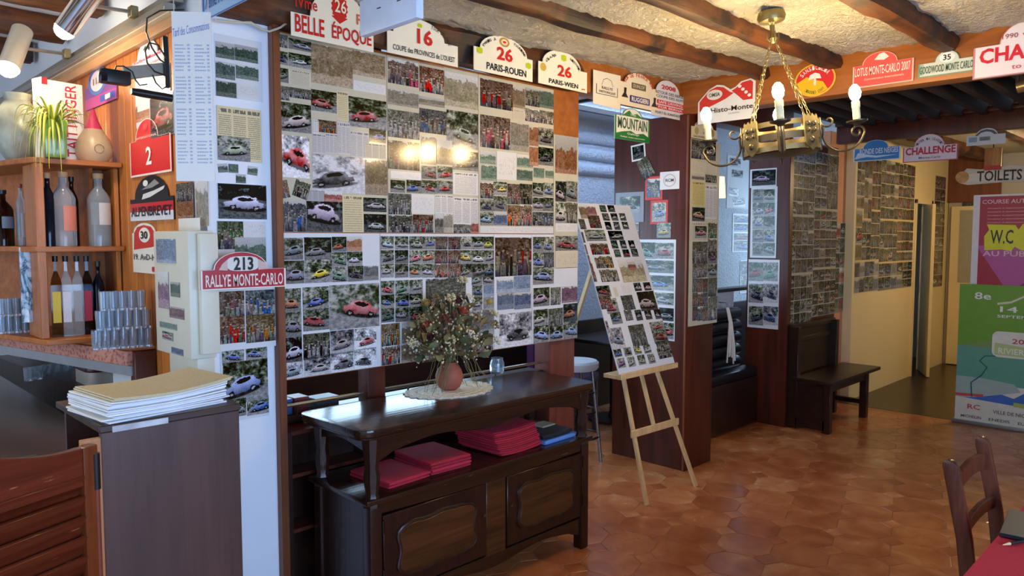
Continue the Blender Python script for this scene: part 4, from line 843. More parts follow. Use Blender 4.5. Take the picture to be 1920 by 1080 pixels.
MB().prism(top, SZ-.03, SZ).build('top', M_SB, sb, .006)
MB().prism(inset(top, .012), SZ-.042, SZ-.03).build('top_molding', M_SB, sb, .003)
MB().prism(wavy(SX0+.03, SX1-.03, SZ-.042, SZ-.115, .03, waves=2), -SY0-.012, -SY0-.034, FY).build('apron', M_SB, sb, .003)
for x in (SX0+.01, SX1-.034): MB().prism(wavy(SY0+.03, SY1-.03, SZ-.042, SZ-.10, .022, waves=1), x, x+.022, FX).build('side_apron', M_SBV, sb, .003)
for x in (SX0, SX1-.055):
    for y in (SY0, SY1-.055):
        lg = MB().box(x, x+.055, y, y+.055, 0, .55).build('leg', M_SBV, sb, .006)
        pts = [(x+.0275, y+.0275, z) for z in (.55, .58, .60, .63, .67, .71, .75, .79, .823)]; MB().tube(pts, [.036, .034, .024, .03, .033, .026, .032, .036, .038], 8).build('post', M_SBV, lg, smooth=True)
ZS = .565
MB().prism([(SX0-.02, SY0-.012), (SX1+.02, SY0-.012), (SX1+.02, SY1+.01), (SX0-.02, SY1+.01)], ZS, ZS+.022).build('shelf', M_SB, sb, .006)
MB().prism([(SX0+.04, ZS), (SX1-.04, ZS), (SX1-.04, ZS-.05)]+[(SX0+.04+(SX1-SX0-.08)*(1-i/20), ZS-.05-.012*math.sin(math.pi*i/20)) for i in range(1, 20)]+[(SX0+.04, ZS-.05)], -SY0-.01, -SY0-.03, FY).build('rail', M_SB, sb, .003)
for x in (SX0+.012, SX1-.03): MB().box(x, x+.018, SY0+.05, SY1-.05, .13, ZS).build('side_panel', M_SBV, sb)
MB().box(SX0+.05, SX1-.05, SY1-.03, SY1-.015, .13, ZS).build('back_panel', M_SBV, sb)
MB().box(SX0+.03, SX1-.03, SY0+.03, SY1-.03, .13, .148).build('bottom', M_SB, sb)
MB().prism(wavy(SX0+.045, SX1-.045, .165, .10, .03, waves=2), -SY0-.012, -SY0-.032, FY).build('lower_apron', M_SB, sb, .003)
dx = [X_(px, SY0, py) for px, py in ((720, 950), (914, 900), (953, 890), (1092, 860))]
MB().box(dx[1]+.004, dx[2]-.004, SY0+.012, SY0+.034, .16, ZS-.05).build('stile', M_SBP, sb, .003)
def carve(x0, x1, z0, z1):
    cx, cz, a, b = (x0+x1)/2, (z0+z1)/2, (x1-x0)/2, (z1-z0)/2; P = []
    for i in range(48):
        q = 2*math.pi*i/48; c, s = math.cos(q), math.sin(q); k = 1/max(abs(c)**5+abs(s)**5, 1e-6)**.2
        P.append((cx+a*c*k*(1-.05*math.cos(4*q)), cz+b*s*k*(1-.10*(abs(c) < .45)*(math.cos(3.3*q*2)*.5+.2))))
    return P
for i, (x0, x1) in enumerate(((dx[0], dx[1]), (dx[2], dx[3]))):
    z0, z1 = .175, ZS-.06
    dr = MB().box(x0, x1, SY0+.006, SY0+.03, z0, z1).build('door', M_SBV, sb, .003)
    P = carve(x0+.07, x1-.07, z0+.06, z1-.055)
    mo = MB(); mo.tube([(p[0], SY0+.004, p[1]) for p in P], .009, 8, closed=True); mo.build('molding', M_SBV, dr, smooth=True)
    MB().prism(inset(P, .03), -SY0-.008, -SY0+.004, FY).build('panel', M_SBP, dr, .003)
    MB().tube([(x1-.02 if i == 0 else x0+.02, SY0+.004, z0+.19), (x1-.02 if i == 0 else x0+.02, SY0-.004, z0+.19)], .007, 10).build('keyhole', plain('#8a6a3a', .3, .9), dr)
    for hz in (z0+.06, z1-.07): MB().tube([(x0-.004 if i == 0 else x1+.004, SY0+.002, hz), (x0-.004 if i == 0 else x1+.004, SY0+.002, hz+.055)], .006, 8).build('hinge', plain('#2a2018', .3, .8), dr)
# crocheted doily with vase and dried flowers
VB = onZ(850, 733, SZ); VX, VY = VB.x, VB.y+.03
g = G('crochet_lace'); vz = g.n('ShaderNodeTexVoronoi'); g.put(vz.inputs['Vector'], g.co('Object')); vz.inputs['Scale'].default_value = 95
g.bump(vz.outputs[0], .8, .004); M_LACE = g.done(g.mix(vz.outputs[0], hx('#e8e2d2'), hx('#b7ad98')), .85)
P = []
for i in range(96):
    q = 2*math.pi*i/96; r = .215+.006*math.cos(24*q)+.008*math.sin(3*q); P.append((VX+r*math.cos(q)*1.1, VY-.01+r*math.sin(q)*.80))
t = thing('doily', 'oval crocheted lace doily under the clay vase', 'doily', (0, 0, 0))
MB().prism(P, SZ+.0005, SZ+.004).build('lace', M_LACE, t)
mb = MB()
for k in (.55, .75, .93): mb.tube([(VX+(p[0]-VX)*k, VY-.01+(p[1]-VY+.01)*k, SZ+.0045) for p in P[::2]], .0022, 5, closed=True)
mb.build('crochet_ring', M_LACE, t)
va = thing('clay_vase', 'round terracotta vase on the doily', 'vase', (VX, VY, SZ+.0045))
MB().lathe([(0, 0), (.035, 0), (.052, .012), (.066, .045), (.067, .07), (.058, .098), (.04, .116), (.034, .124), (.038, .134), (.034, .134), (.03, .124), (.036, .114), (.05, .09), (.0, .05)], 28).build('body', plain('#9a5240', .7, var=.08), va, smooth=True)
bq = thing('dried_bouquet', 'dried flower bouquet standing in the clay vase', 'flowers', (VX, VY, SZ+.06))
random.seed(11)
def leafmesh():
    mb = MB(); n = 6; vs = []
    for i in range(n+1):
        t = i/n; w = .30*math.sin(math.pi*t**.8)*(1-.2*t); z = .22*math.sin(t*2.2); vs += [(-w, t, z+.08*(w/.3)), (0, t, z), (w, t, z+.08*(w/.3))]
    fs = [];
    for i in range(n):
        a = i*3; fs += [(a, a+1, a+4, a+3), (a+1, a+2, a+5, a+4)]
    return mb.add(vs, fs)
LEAF = [leafmesh().mesh('leaf', plain(c, .7, var=.15), smooth=True) for c in ('#4d5a38', '#5f6440', '#6c5a32', '#36422a', '#8a7a4a')]
def rosemesh():
    mb = MB()
    for L in range(4):
        n = 5-(L == 3)*2; r = .9-.2*L
        for k in range(n):
            q0 = 2*math.pi*(k+L*.4)/n; vs = []
            for i in range(4):
                for j in range(5):
                    a = q0+(j-2)*.36*(1.15-.1*L); rr = r*(.25+.75*math.sin(i/3*1.5))*(1-.12*abs(j-2)/2); vs.append((rr*math.cos(a), rr*math.sin(a), i/3*(.8+.22*L)-.1*abs(j-2)*(i/3)))
            mb.add(vs, [(i*5+j, i*5+j+1, i*5+j+6, i*5+j+5) for i in range(3) for j in range(4)])
    return mb
ROSE = [rosemesh().mesh('flower', plain(c, .75, var=.15), smooth=True) for c in ('#b0563a', '#c98a6a', '#b89a5a', '#5a2a28', '#7a4a70', '#d8c8a8', '#caa544')]
def puffmesh():
    mb = MB()
    for k in range(26):
        v = Vector((random.gauss(0, 1), random.gauss(0, 1), abs(random.gauss(0, 1)))).normalized(); mb.ball(v*random.uniform(.5, 1), .2, 5, 3)
    return mb
PUFF = [puffmesh().mesh('flower', plain(c, .85, var=.15), smooth=True) for c in ('#c9bd92', '#8a7348', '#e0d6b8', '#6a3a26')]
def orient(d):
    d = d.normalized(); x = d.orthogonal().normalized(); y = d.cross(x); return Matrix((x, y, d)).transposed().to_4x4()
stem = MB(); fine = MB(); fineb = MB()
def tip(px, py, dy=0.):
    p = onY(px, py, VY+dy)-Vector((VX, VY, SZ+.06)); return p
spots = [(868,528,'P',0,.03),(880,560,'P',2,.028),(858,568,'R',3,.024),(868,588,'R',0,.030),(915,570,'R',6,.022),(800,572,'R',2,.026),(815,585,'P',1,.034),(845,560,'P',0,.03),(800,612,'R',0,.028),(812,606,'R',1,.024),(808,634,'R',3,.022),(835,600,'P',3,.034),
 (890,600,'P',1,.034),(905,606,'R',2,.026),(925,590,'P',0,.03),(878,660,'R',4,.022),(911,648,'R',4,.02),(858,664,'R',5,.026),(905,665,'R',5,.03),(780,650,'P',2,.028),(770,640,'P',0,.024),(845,640,'P',0,.03),(860,620,'R',6,.02),(885,630,'P',2,.03),(930,640,'P',2,.026),(820,560,'P',1,.026),(838,612,'R',1,.02),(790,600,'P',1,.03),(925,610,'P',1,.03),(850,590,'P',3,.03),(795,625,'R',0,.026)]
for px, py, k, c, r in spots:
    p = tip(px, py, random.uniform(-.09, .07)); d = (p-Vector((0, 0, .05))).normalized(); d = (d+Vector((-.3, -.5, .2))).normalized()
    me = ROSE[c] if k == 'R' else PUFF[c]
    o = ob('flower', me, bq, Matrix.Translation(p) @ orient(d) @ Matrix.Diagonal((r, r, r, 1)))
    stem.tube([(0, 0, .02), Vector((0, 0, .10))+p*.15, p*.62+Vector((0, 0, .03)), p], .0018, 4)
for i in range(190):
    a = random.uniform(0, 2*math.pi); e = random.uniform(-.15, 1.25); R_ = random.uniform(.07, .20)
    p = Vector((math.cos(a)*math.cos(e)*R_*1.1, math.sin(a)*math.cos(e)*R_*.8, .13+math.sin(e)*R_*1.25)); d = (p-Vector((0, 0, .05))).normalized()+Vector((random.gauss(0, .3), random.gauss(0, .3), random.gauss(0, .3)))
    s = random.uniform(.035, .08); M = Matrix.Translation(p) @ orient(d) @ Matrix.Rotation(random.uniform(0, 6.28), 4, 'Z') @ Matrix.Rotation(random.uniform(1.0, 1.6), 4, 'X') @ Matrix.Diagonal((s, s, s, 1))
    ob('leaf', LEAF[i % 5 if i % 7 else 4], bq, M)
for i in range(620):
    a = random.uniform(0, 2*math.pi); e = random.uniform(-.2, 1.4); R_ = random.uniform(.10, .22)
    p = Vector((math.cos(a)*math.cos(e)*R_*1.15, math.sin(a)*math.cos(e)*R_*.8, .13+math.sin(e)*R_*1.25)); (fine if i % 3 else fineb).ball(p, random.uniform(.003, .007), 5, 3)
    if i % 3 == 0: stem.tube([p*.55+Vector((0, 0, .04)), p], .0009, 3)
for i in range(26):   # trailing dry grass on both sides
    s = -1 if i % 2 else 1; x = s*random.uniform(.05, .15); y = random.uniform(-.08, .02); pts = [(x*.4, y*.5, .12)]
    for k in range(1, 6): pts.append((x*(.5+.14*k)+random.gauss(0, .006), y-.006*k, .14-.036*k+random.gauss(0, .004)))
    pts[-1] = (pts[-1][0], pts[-1][1], max(-.05, pts[-1][2])); stem.tube(pts, .0012, 4)
tag(stem.build('stem', plain('#7a7048', .8, var=.2), bq), kind='stuff'); tag(fine.build('small_blossom', plain('#cfc49c', .85, var=.2), bq), kind='stuff'); tag(fineb.build('small_bud', plain('#8a6a6a', .85, var=.2), bq), kind='stuff')
# glass jar on the sideboard
M_GLASS = G('clear_glass').done((.82, .92, 1.0), .05, Transmission_Weight=.94, IOR=1.45)
jp = onZ(944, 702, SZ); t = thing('glass_jar', 'small clear glass jar right of the bouquet', 'jar', (jp.x, jp.y+.05, SZ))
MB().lathe([(0, .001), (.034, .001), (.04, .01), (.04, .06), (.033, .075), (.033, .085), (.030, .085), (.030, .074), (.036, .06), (.036, .012), (0, .008)], 18).build('body', M_GLASS, t, smooth=True)
# folded napkins
M_RED = [plain(c, .8, var=.1) for c in ('#a8182c', '#b51f36', '#98142a')]
def cloth(w, d, h, bend=0.):
    mb = MB(); n = 9; vs = []
    prof = [(-.5, 0), (.5, 0), (.515, .25), (.515, .75), (.5, 1), (.0, 1.05), (-.5, 1)]
    for i in range(n+1):
        x = (i/n-.5)*w; zb = bend*(2*i/n-1)**2; tp = 1-.25*(abs(2*i/n-1) > .98)
        for py_, pz in prof: vs.append((x, -py_*d, zb+h*(.5+(pz-.5)*tp)))
    m_ = len(prof); fs = [(i*m_+k, i*m_+(k+1) % m_, (i+1)*m_+(k+1) % m_, (i+1)*m_+k) for i in range(n) for k in range(m_)]+[tuple(reversed(range(m_))), tuple(range(n*m_, (n+1)*m_))]
    return mb.add(vs, [tuple(reversed(f)) for f in fs])
def pile(label, x, y, n, w, d, h, rz, shift, bend, group):
    mes = [cloth(w, d, h, bend).mesh('napkin', m_, smooth=True) for m_ in M_RED]
    for i in range(n):
        o = ob('napkin', mes[i % 3]); o.location = (x+shift*i+random.gauss(0, .002), y+random.gauss(0, .002), ZS+.0222+i*(h*1.06)); o.rotation_euler = (0, 0, rz+random.gauss(0, .012))
        tag(o, '%s napkin from the bottom of the %s' % (ORD[i], label), 'napkin', group)
pile('low left red pile on the sideboard shelf', 1.815, 2.56, 2, .22, .26, .013, .05, .003, .0, 'red napkins, left low pile')
pile('middle red pile on the sideboard shelf', 2.055, 2.565, 4, .22, .27, .014, -.03, -.003, .0, 'red napkins, middle pile')
pile('tall fanned red pile on the sideboard shelf', 2.47, 2.56, 12, .29, .27, .0095, .04, -.004, .008, 'red napkins, tall pile')
t = thing('folded_bag', 'black and blue folded bag at the right end of the sideboard shelf', 'bag', (2.742, 2.55, ZS+.0222), .03)
cloth(.235, .27, .02, .0).build('lower_fold', plain('#5a8ad0', .5), t, smooth=True); cloth(.225, .26, .022, .003).build('upper_fold', plain('#1c2028', .5, var=.2), t, smooth=True, M=Matrix.Translation((-.005, .006, .0205))); cloth(.10, .08, .008).build('label_patch', plain('#b09a80', .6), t, smooth=True, M=Matrix.Translation((.05, .02, .044)))
# things on the ledge behind the sideboard
for i, (x, w, h, c, lb) in enumerate(((1.56, .05, .07, '#2a4478', 'small blue box on the ledge behind the sideboard'), (1.63, .07, .07, '#5a1018', 'dark red box on the ledge behind the sideboard'), (1.76, .12, .05, '#2a2c32', 'dark grey box on the ledge left of the wooden upright'))):
    t = thing('storage_box', lb, 'box', (x, 3.0, .826)); MB().box(-w/2, w/2, -.04, .05, 0, h*.8).build('body', plain(c, .5), t, .003); MB().box(-w/2-.002, w/2+.002, -.042, .052, h*.8, h).build('lid', plain(c, .45, var=.1), t, .003)
mb = MB().tube([(1.49, 2.93, .875), (3.18, 2.93, .875)], .008, 8); t = thing('brass_rail', 'thin metal rail along the ledge behind the sideboard', 'rail', (0, 0, 0)); mb.build('bar', plain('#a8a290', .25, .9), t, smooth=True)
for x in (1.6, 2.2, 2.8): MB().tube([(x, 2.93, .875), (x, 2.95, .825)], .005, 6).build('bracket', plain('#8a846e', .3, .9), t)
# dark cupboard left behind the sideboard
t = thing('low_bookcase', 'dark open low bookcase behind the left end of the sideboard', 'bookcase', (0, 0, 0))
MB().box(1.495, 1.515, 2.84, 2.985, 0, .78).build('side', M_DARK, t); MB().box(1.90, 1.92, 2.84, 2.985, 0, .78).build('side', M_DARK, t); MB().box(1.495, 1.92, 2.97, 2.985, 0, .78).build('back', M_DARK, t)
for z in (.02, .34, .58, .765): MB().box(1.515, 1.90, 2.845, 2.97, z, z+.016).build('shelf', M_POST, t)
# ------------------------------------------------------------------ easel with photo board
M_PALE = wood('easel_wood', '#c9a068', '#e6c48e', 2, 3, .5)
ez = thing('easel', 'pale wooden tripod easel holding a photo board', 'easel', (0, 0, 0))
f1, f2 = Vector((3.640, 2.506, 0)), Vector((4.150, 2.480, 0)); ap1, ap2 = Vector((3.71, 2.955, 1.62)), Vector((3.85, 2.955, 1.62))
MB().bar(f1, ap1, .028, .02, (0, 1, 0)).build('leg', M_PALE, ez, .003); MB().bar(f2, ap2, .028, .02, (0, 1, 0)).build('leg', M_PALE, ez, .003)
k = .56/1.62
cb0, cb1 = f1+(ap1-f1)*(.42/1.62), f2+(ap2-f2)*(.42/1.62)
MB().bar(cb0+Vector((-.05, -.02, 0)), cb1+Vector((.02, -.02, 0)), .045, .016, (0, 1, 0)).build('crossbar', M_PALE, ez, .003)
mc = (cb0+cb1)/2; MB().bar(mc+Vector((.0, -.004, -.02)), Vector((3.78, 2.95, 1.7)), .028, .018, (0, 1, 0)).build('center_post', M_PALE, ez, .003)
MB().bar(Vector((3.775, 2.99, 1.55)), Vector((3.86, 3.66, .0)), .028, .02, (1, 0, 0)).build('rear_leg', M_PALE, ez, .003)
lo = f1+(ap1-f1)*(.80/1.62); EY = 2.66
MB().box(3.50, 4.11, EY-.055, EY+.075, .765, .79).build('ledge', M_PALE, ez, .003)
MB().box(3.50, 4.11, EY-.060, EY-.048, .765, .80).build('lip', M_PALE, ez, .003)
tl = math.atan2(.37, 1.03); PEz = PL((0, EY-.04, .792), (1, 0, 0), (0, math.sin(tl), math.cos(tl)))
EB = [(1083,388,1105,410,'s','t'),(1098,388,1118,404,'s','p'),(1100,405,1127,428,'p','r'),(1083,412,1098,430,'q','t'),(1094,432,1136,452,'c','s'),(1083,436,1096,455,'q','e'),
 (1122,386,1136,398,'d','g'),(1137,386,1152,398,'d','g'),(1127,401,1142,414,'d','s'),(1143,401,1158,414,'d','s'),(1159,401,1173,414,'d','w'),(1132,417,1146,431,'d','s'),(1148,417,1162,431,'d','s'),(1164,417,1178,430,'d','w'),(1138,434,1168,450,'d','w'),
 (1143,452,1158,466,'d','g'),(1160,452,1174,466,'d','s'),(1176,452,1190,466,'d','w'),(1149,469,1163,482,'d','g'),(1165,469,1180,482,'d','r'),(1181,468,1196,481,'c','s'),
 (1084,460,1101,477,'q','r'),(1086,480,1106,494,'p','p'),(1088,496,1112,510,'p','r'),(1086,512,1118,528,'p','p'),(1104,457,1142,477,'p','r'),(1112,481,1150,502,'p','t'),(1121,506,1160,527,'q','e'),
 (1156,486,1212,527,'s',(.75,.62,.34)),(1174,492,1192,506,'s','r'),(1089,540,1145,556,'c','r'),(1098,558,1148,578,'p','p'),(1104,580,1130,604,'c','s'),(1131,562,1160,586,'c','r'),(1148,540,1158,556,'w','e'),(1163,534,1184,552,'w','W'),(1186,532,1202,545,'d','w'),(1204,531,1220,544,'d','w'),
 (1162,556,1190,580,'q','s'),(1192,549,1232,580,'d','w'),(1110,606,1140,616,'c','p'),(1142,588,1166,606,'c','b'),(1168,583,1186,600,'q','s'),(1188,583,1204,600,'d','s'),(1206,583,1222,598,'d','s'),(1224,582,1240,597,'d','s'),
 (1112,618,1132,634,'c','l'),(1136,618,1172,652,'v','s'),(1176,612,1214,646,'q','s'),(1216,606,1250,618,'c','r'),(1220,620,1254,640,'c','r'),(1228,642,1260,654,'q','k'),(1230,655,1262,668,'q','k'),
 (1118,638,1142,656,'c','p'),(1126,658,1150,684,'c','l'),(1148,656,1165,668,'c','b'),(1167,654,1184,666,'c','k'),(1186,651,1202,663,'c','y'),(1204,649,1220,661,'c','l'),(1154,674,1172,688,'c','m'),(1174,671,1191,686,'c','s'),(1193,668,1210,682,'c','s'),(1212,666,1228,680,'c','e')]
board('photo_board', 'white board of many car photos standing on the easel', 'photo board', PEz, None, EB, uv=(3.50, .0, 4.092, 1.09), th=.006)
# ------------------------------------------------------------------ bench by the booth
bn = thing('wooden_bench', 'dark wooden bench with panelled back below the grey photo grid', 'bench', (0, 0, 0))
MB().box(6.02, 7.10, 2.36, 2.70, .405, .435).build('seat', M_DARKX, bn, .004)
for x in (6.03, 6.83):
    MB().box(x, x+.06, 2.385, 2.445, 0, .405).build('leg', M_DARK, bn, .003); MB().box(x, x+.06, 2.66, 2.745, 0, .86).build('leg', M_DARK, bn, .003)
MB().box(6.06, 6.86, 2.40, 2.42, .34, .405).build('apron', M_DARKX, bn); MB().box(6.84, 6.88, 2.44, 2.67, .12, .16).build('stretcher', M_DARK, bn)
MB().box(6.035, 6.05, 2.445, 2.66, .08, .38).build('end_panel', M_DARKX, bn); MB().box(6.03, 6.06, 2.43, 2.67, .02, .10).build('end_rail', M_DARKX, bn)
MB().box(6.09, 6.83, 2.715, 2.738, .45, .86).build('back_panel', M_DARKX, bn); MB().box(6.04, 6.88, 2.69, 2.745, .83, .875).build('back_rail', M_DARKX, bn, .004); MB().box(6.09, 6.83, 2.70, 2.72, .72, .76).build('back_rail', M_DARKX, bn, .003)
# black padded booth seat and white cords
t = thing('booth_seat', 'black padded booth seat behind the pillar', 'booth seat', (0, 0, 0))
MB().box(4.74, 5.97, 2.98, 3.235, .02, .42).build('base', M_DARKX, t, .004); MB().box(4.74, 5.97, 2.98, 3.12, .42, .50).build('cushion', plain('#15161a', .35), t, .02)
for i in range(5): MB().tube([(4.75, 3.185, .53+.105*i), (5.96, 3.185, .53+.105*i)], .05, 12).build('back_roll', plain('#15161a', .32), t, smooth=True)
t = thing('rope_bundle', 'bunch of white ropes hanging on the black booth seat', 'rope', (5.66, 3.09, 0))
mb = MB()
for i in range(9):
    x = random.uniform(-.07, .07); mb.tube([(x*.2, .02, 1.02), (x*.3, -.01, .9), (x*.8, -.02, .7), (x, -.02, .52+random.uniform(0, .12))], .007, 5)
mb.build('strands', plain('#d9d6cc', .8), t, smooth=True); MB().tube([(0, .1, 1.06), (0, .03, 1.06), (0, .02, 1.0)], .006, 6).build('hook', plain('#6a6a6a', .4, .8), t)
# stool, chair and table in the back room
M_CHR = plain('#9a9da2', .25, .95)
t = thing('bar_stool', 'metal bar stool with a pale seat behind the easel', 'stool', (4.06, 3.42, 0))
MB().lathe([(0, .66), (.15, .66), (.165, .68), (.165, .71), (.15, .725), (0, .73)], 24).build('seat', plain('#c9cdd2', .45), t, smooth=True)
for a in (.4, 1.97, 3.54, 5.11): MB().tube([(.12*math.cos(a), .12*math.sin(a), .66), (.19*math.cos(a), .19*math.sin(a), 0)], .012, 10).build('leg', M_CHR, t, smooth=True)
for z, r in ((.18, .172), (.36, .15), (.50, .138)): MB().tube([(r*math.cos(2*math.pi*i/24), r*math.sin(2*math.pi*i/24), z) for i in range(24)], .008, 6, closed=True).build('ring', plain('#2a2a2e', .4, .6), t, smooth=True)
t = thing('upholstered_chair', 'purple upholstered chair in the back room beside the post', 'chair', (4.55, 3.95, 0), .3)
MB().box(-.22, .22, -.22, .22, .42, .50).build('seat', plain('#3a1438', .7), t, .03); MB().box(-.22, .22, .18, .25, .5, 1.16).build('backrest', plain('#46184a', .7), t, .03)
for x in (-.19, .19):
    for y in (-.19, .2): MB().box(x-.018, x+.018, y-.018, y+.018, 0, .43).build('leg', M_DARK, t)
t = thing('cafe_table', 'dark table in the back room behind the purple chair', 'table', (5.2, 3.95, 0))
MB().box(-.35, .35, -.3, .3, .71, .74).build('top', M_DARKX, t, .004); MB().lathe([(.04, .03), (.03, .1), (.03, .71)], 12).build('column', M_DARK, t, smooth=True); MB().lathe([(.22, 0), (.22, .02), (.05, .03)], 18).build('base', M_DARK, t, smooth=True)
# ------------------------------------------------------------------ dining chair and table at the lower right
M_CH = wood('chair_wood', '#3a1a10', '#6a3826', 2, 3, .25)
chx0, chx1 = 2.60, 2.985
ch = thing('dining_chair', 'brown wooden dining chair tucked under the red table', 'chair', (0, 0, 0))
def post(x):
    P = [(.0, .575, .0), (.0, .575, .45), (.0, .60, .66), (.0, .645, .88)]
    mb = MB(); sec = [(-.014, -.022), (.014, -.022), (.014, .022), (-.014, .022)]; vs = []
    for i, (dx, y, z) in enumerate(P): vs += [(x+a, y+b, z) for a, b in sec]
    fs = [(i*4+k, i*4+(k+1) % 4, (i+1)*4+(k+1) % 4, (i+1)*4+k) for i in range(3) for k in range(4)]+[(3, 2, 1, 0)]
    n0 = len(vs); x_, y_, z_ = x, .645, .88
    for j in range(1, 6):
        q = math.pi*j/6; vs += [(x+s*.014, y_-.022*math.cos(q)+.006*math.sin(q), z_+.024*math.sin(q)) for s in (-1, 1)]
    base = 12; L = [base]+[n0+2*j for j in range(5)]+[base+3]; Rr = [base+1]+[n0+2*j+1 for j in range(5)]+[base+2]
    fs += [(L[i], L[i+1], Rr[i+1], Rr[i])[::-1] for i in range(6)]+[tuple(L), tuple(reversed(Rr))]
    return mb.add(vs, fs)
for x in (chx0, chx1): post(x).build('back_post', M_CH, ch, .004)
def slat(z0, z1, y, arch):
    P = [];n = 12
    for i in range(n+1): t = i/n; P.append((chx0+.01+(chx1-chx0-.02)*t, z1+arch*math.sin(math.pi*t)))
    for i in range(n+1): t = 1-i/n; P.append((chx0+.01+(chx1-chx0-.02)*t, z0+arch*.8*math.sin(math.pi*t)))
    return MB().prism(P, -y-.009, -y+.009, FY)
slat(.79, .845, .635, .028).build('top_rail', M_CH, ch, .003); slat(.66, .70, .607, .022).build('mid_rail', M_CH, ch, .003)
MB().box(chx0-.02, chx1+.02, .20, .585, .425, .455).build('seat', M_CH, ch, .008)
for x in (chx0+.005, chx1-.005): MB().box(x-.018, x+.018, .215, .25, 0, .425).build('front_leg', M_CH, ch, .004)
tb = thing('dining_table', 'table covered with a red cloth at the lower right corner', 'table', (0, 0, 0))
te = onZ(1805, 1080, .752); TX0, TX1, TY0, TY1 = 1.72, 3.15, -.32, .478
MB().box(TX0, TX1, TY0, TY1, .715, .742).build('table_top', M_CH, tb, .004)
for x in (TX0+.08, TX1-.08):
    for y in (TY0+.07, TY1-.09): MB().box(x-.03, x+.03, y-.03, y+.03, 0, .715).build('leg', M_CH, tb, .004)
t = thing('red_tablecloth', 'red tablecloth draped over the corner table', 'tablecloth', (0, 0, 0))
g = G('red_cloth'); n1 = g.noise(g.co('Object'), 120, 2).outputs[0]; g.bump(n1, .2, .002); M_CLOTH = g.done(g.mix(n1, hx('#a3142a'), hx('#bb1c34')), .8)
mb = MB(); P = rrect(TX0-.006, TY0-.006, TX1+.006, TY1+.006, .02); mb.prism(P, .742, .7455); n = len(P)
Q = [((p[0]-2.4)*1.0+2.4+(.012 if p[0] > 2.4 else -.012)*(1+.6*math.sin(i*1.9)), p[1]+(.012 if p[1] > 0 else -.012)*(1+.6*math.sin(i*2.3)), .60) for i, p in enumerate(P)]
mb.add([(*p, .7455) for p in P]+Q, [(i, (i+1) % n, n+(i+1) % n, n+i)[::-1] for i in range(n)]); mb.build('cloth', M_CLOTH, t, smooth=True)
np_ = onZ(1915, 1018, .752); t = thing('menu_booklet', 'thin black booklet lying on the red tablecloth', 'booklet', (np_.x+.15, np_.y-.03, .7465), .1)
MB().box(-.12, .12, -.10, .10, 0, .012).build('cover', plain('#15161a', .4), t, .003); MB().box(-.118, .118, -.098, .098, .012, .014).build('inside_page', plain('#4a4c48', .5), t)
pp = onZ(1880, 1021, .752); t = thing('pencil', 'beige tipped black pencil next to the booklet', 'pencil', (pp.x, pp.y, .751))
MB().tube([(0, 0, 0), (.025, -.012, 0)], [.001, .0045], 8).build('tip', plain('#d0a878', .6), t, smooth=True); MB().tube([(.025, -.012, 0), (.15, -.07, 0)], .0045, 8).build('shaft', plain('#141414', .4), t, smooth=True)
# ------------------------------------------------------------------ chandelier
M_BRASS = plain('#847750', .38, .75, var=.3); M_IRON = plain('#5c5240', .42, .75, var=.2); M_CAND = plain('#efe6b8', .5)
M_BULB = glow('lit_bulb', (1.0, .70, .33), 285.)
CX, CY = 3.235, 1.531
def zc(py):
    d = ray(1470, py); return EYE+d.z*(Vector((CX, CY)).length/Vector((d.x, d.y)).length)
fh = Vector((CX, CY, 0)).normalized()
CM = Matrix((Vector((fh.y, -fh.x, 0)), fh, Vector((0, 0, 1)))).transposed().to_4x4(); CM.translation = (CX, CY, zc(262))
CM = CM @ Matrix.Rotation(math.radians(-5.5), 4, 'Y')
chn = thing('chandelier', 'brass chandelier with lit candle bulbs and shield ornaments hanging from the ceiling', 'chandelier', M=CM)
R0 = .165
for z, h in ((.055, .022), (.0, .03), (-.05, .022)):
    n = 32; mb = MB(); vs = []
    for i in range(n):
        a = 2*math.pi*i/n; c, s = math.cos(a), math.sin(a); vs += [(R0*c, R0*s, z-h/2), (R0*c, R0*s, z+h/2), ((R0-.006)*c, (R0-.006)*s, z+h/2), ((R0-.006)*c, (R0-.006)*s, z-h/2)]
    mb.add(vs, [(i*4+k, ((i+1) % n)*4+k, ((i+1) % n)*4+(k+1) % 4, i*4+(k+1) % 4) for i in range(n) for k in range(4)]); mb.build('ring_band', M_BRASS if z else M_IRON, chn, smooth=True)
MB().lathe([(R0*.97, -.066), (R0*.5, -.075), (0, -.078), (0, -.074), (R0*.5, -.071), (R0*.97, -.062)], 28).build('bottom_plate', M_BRASS, chn, smooth=True)
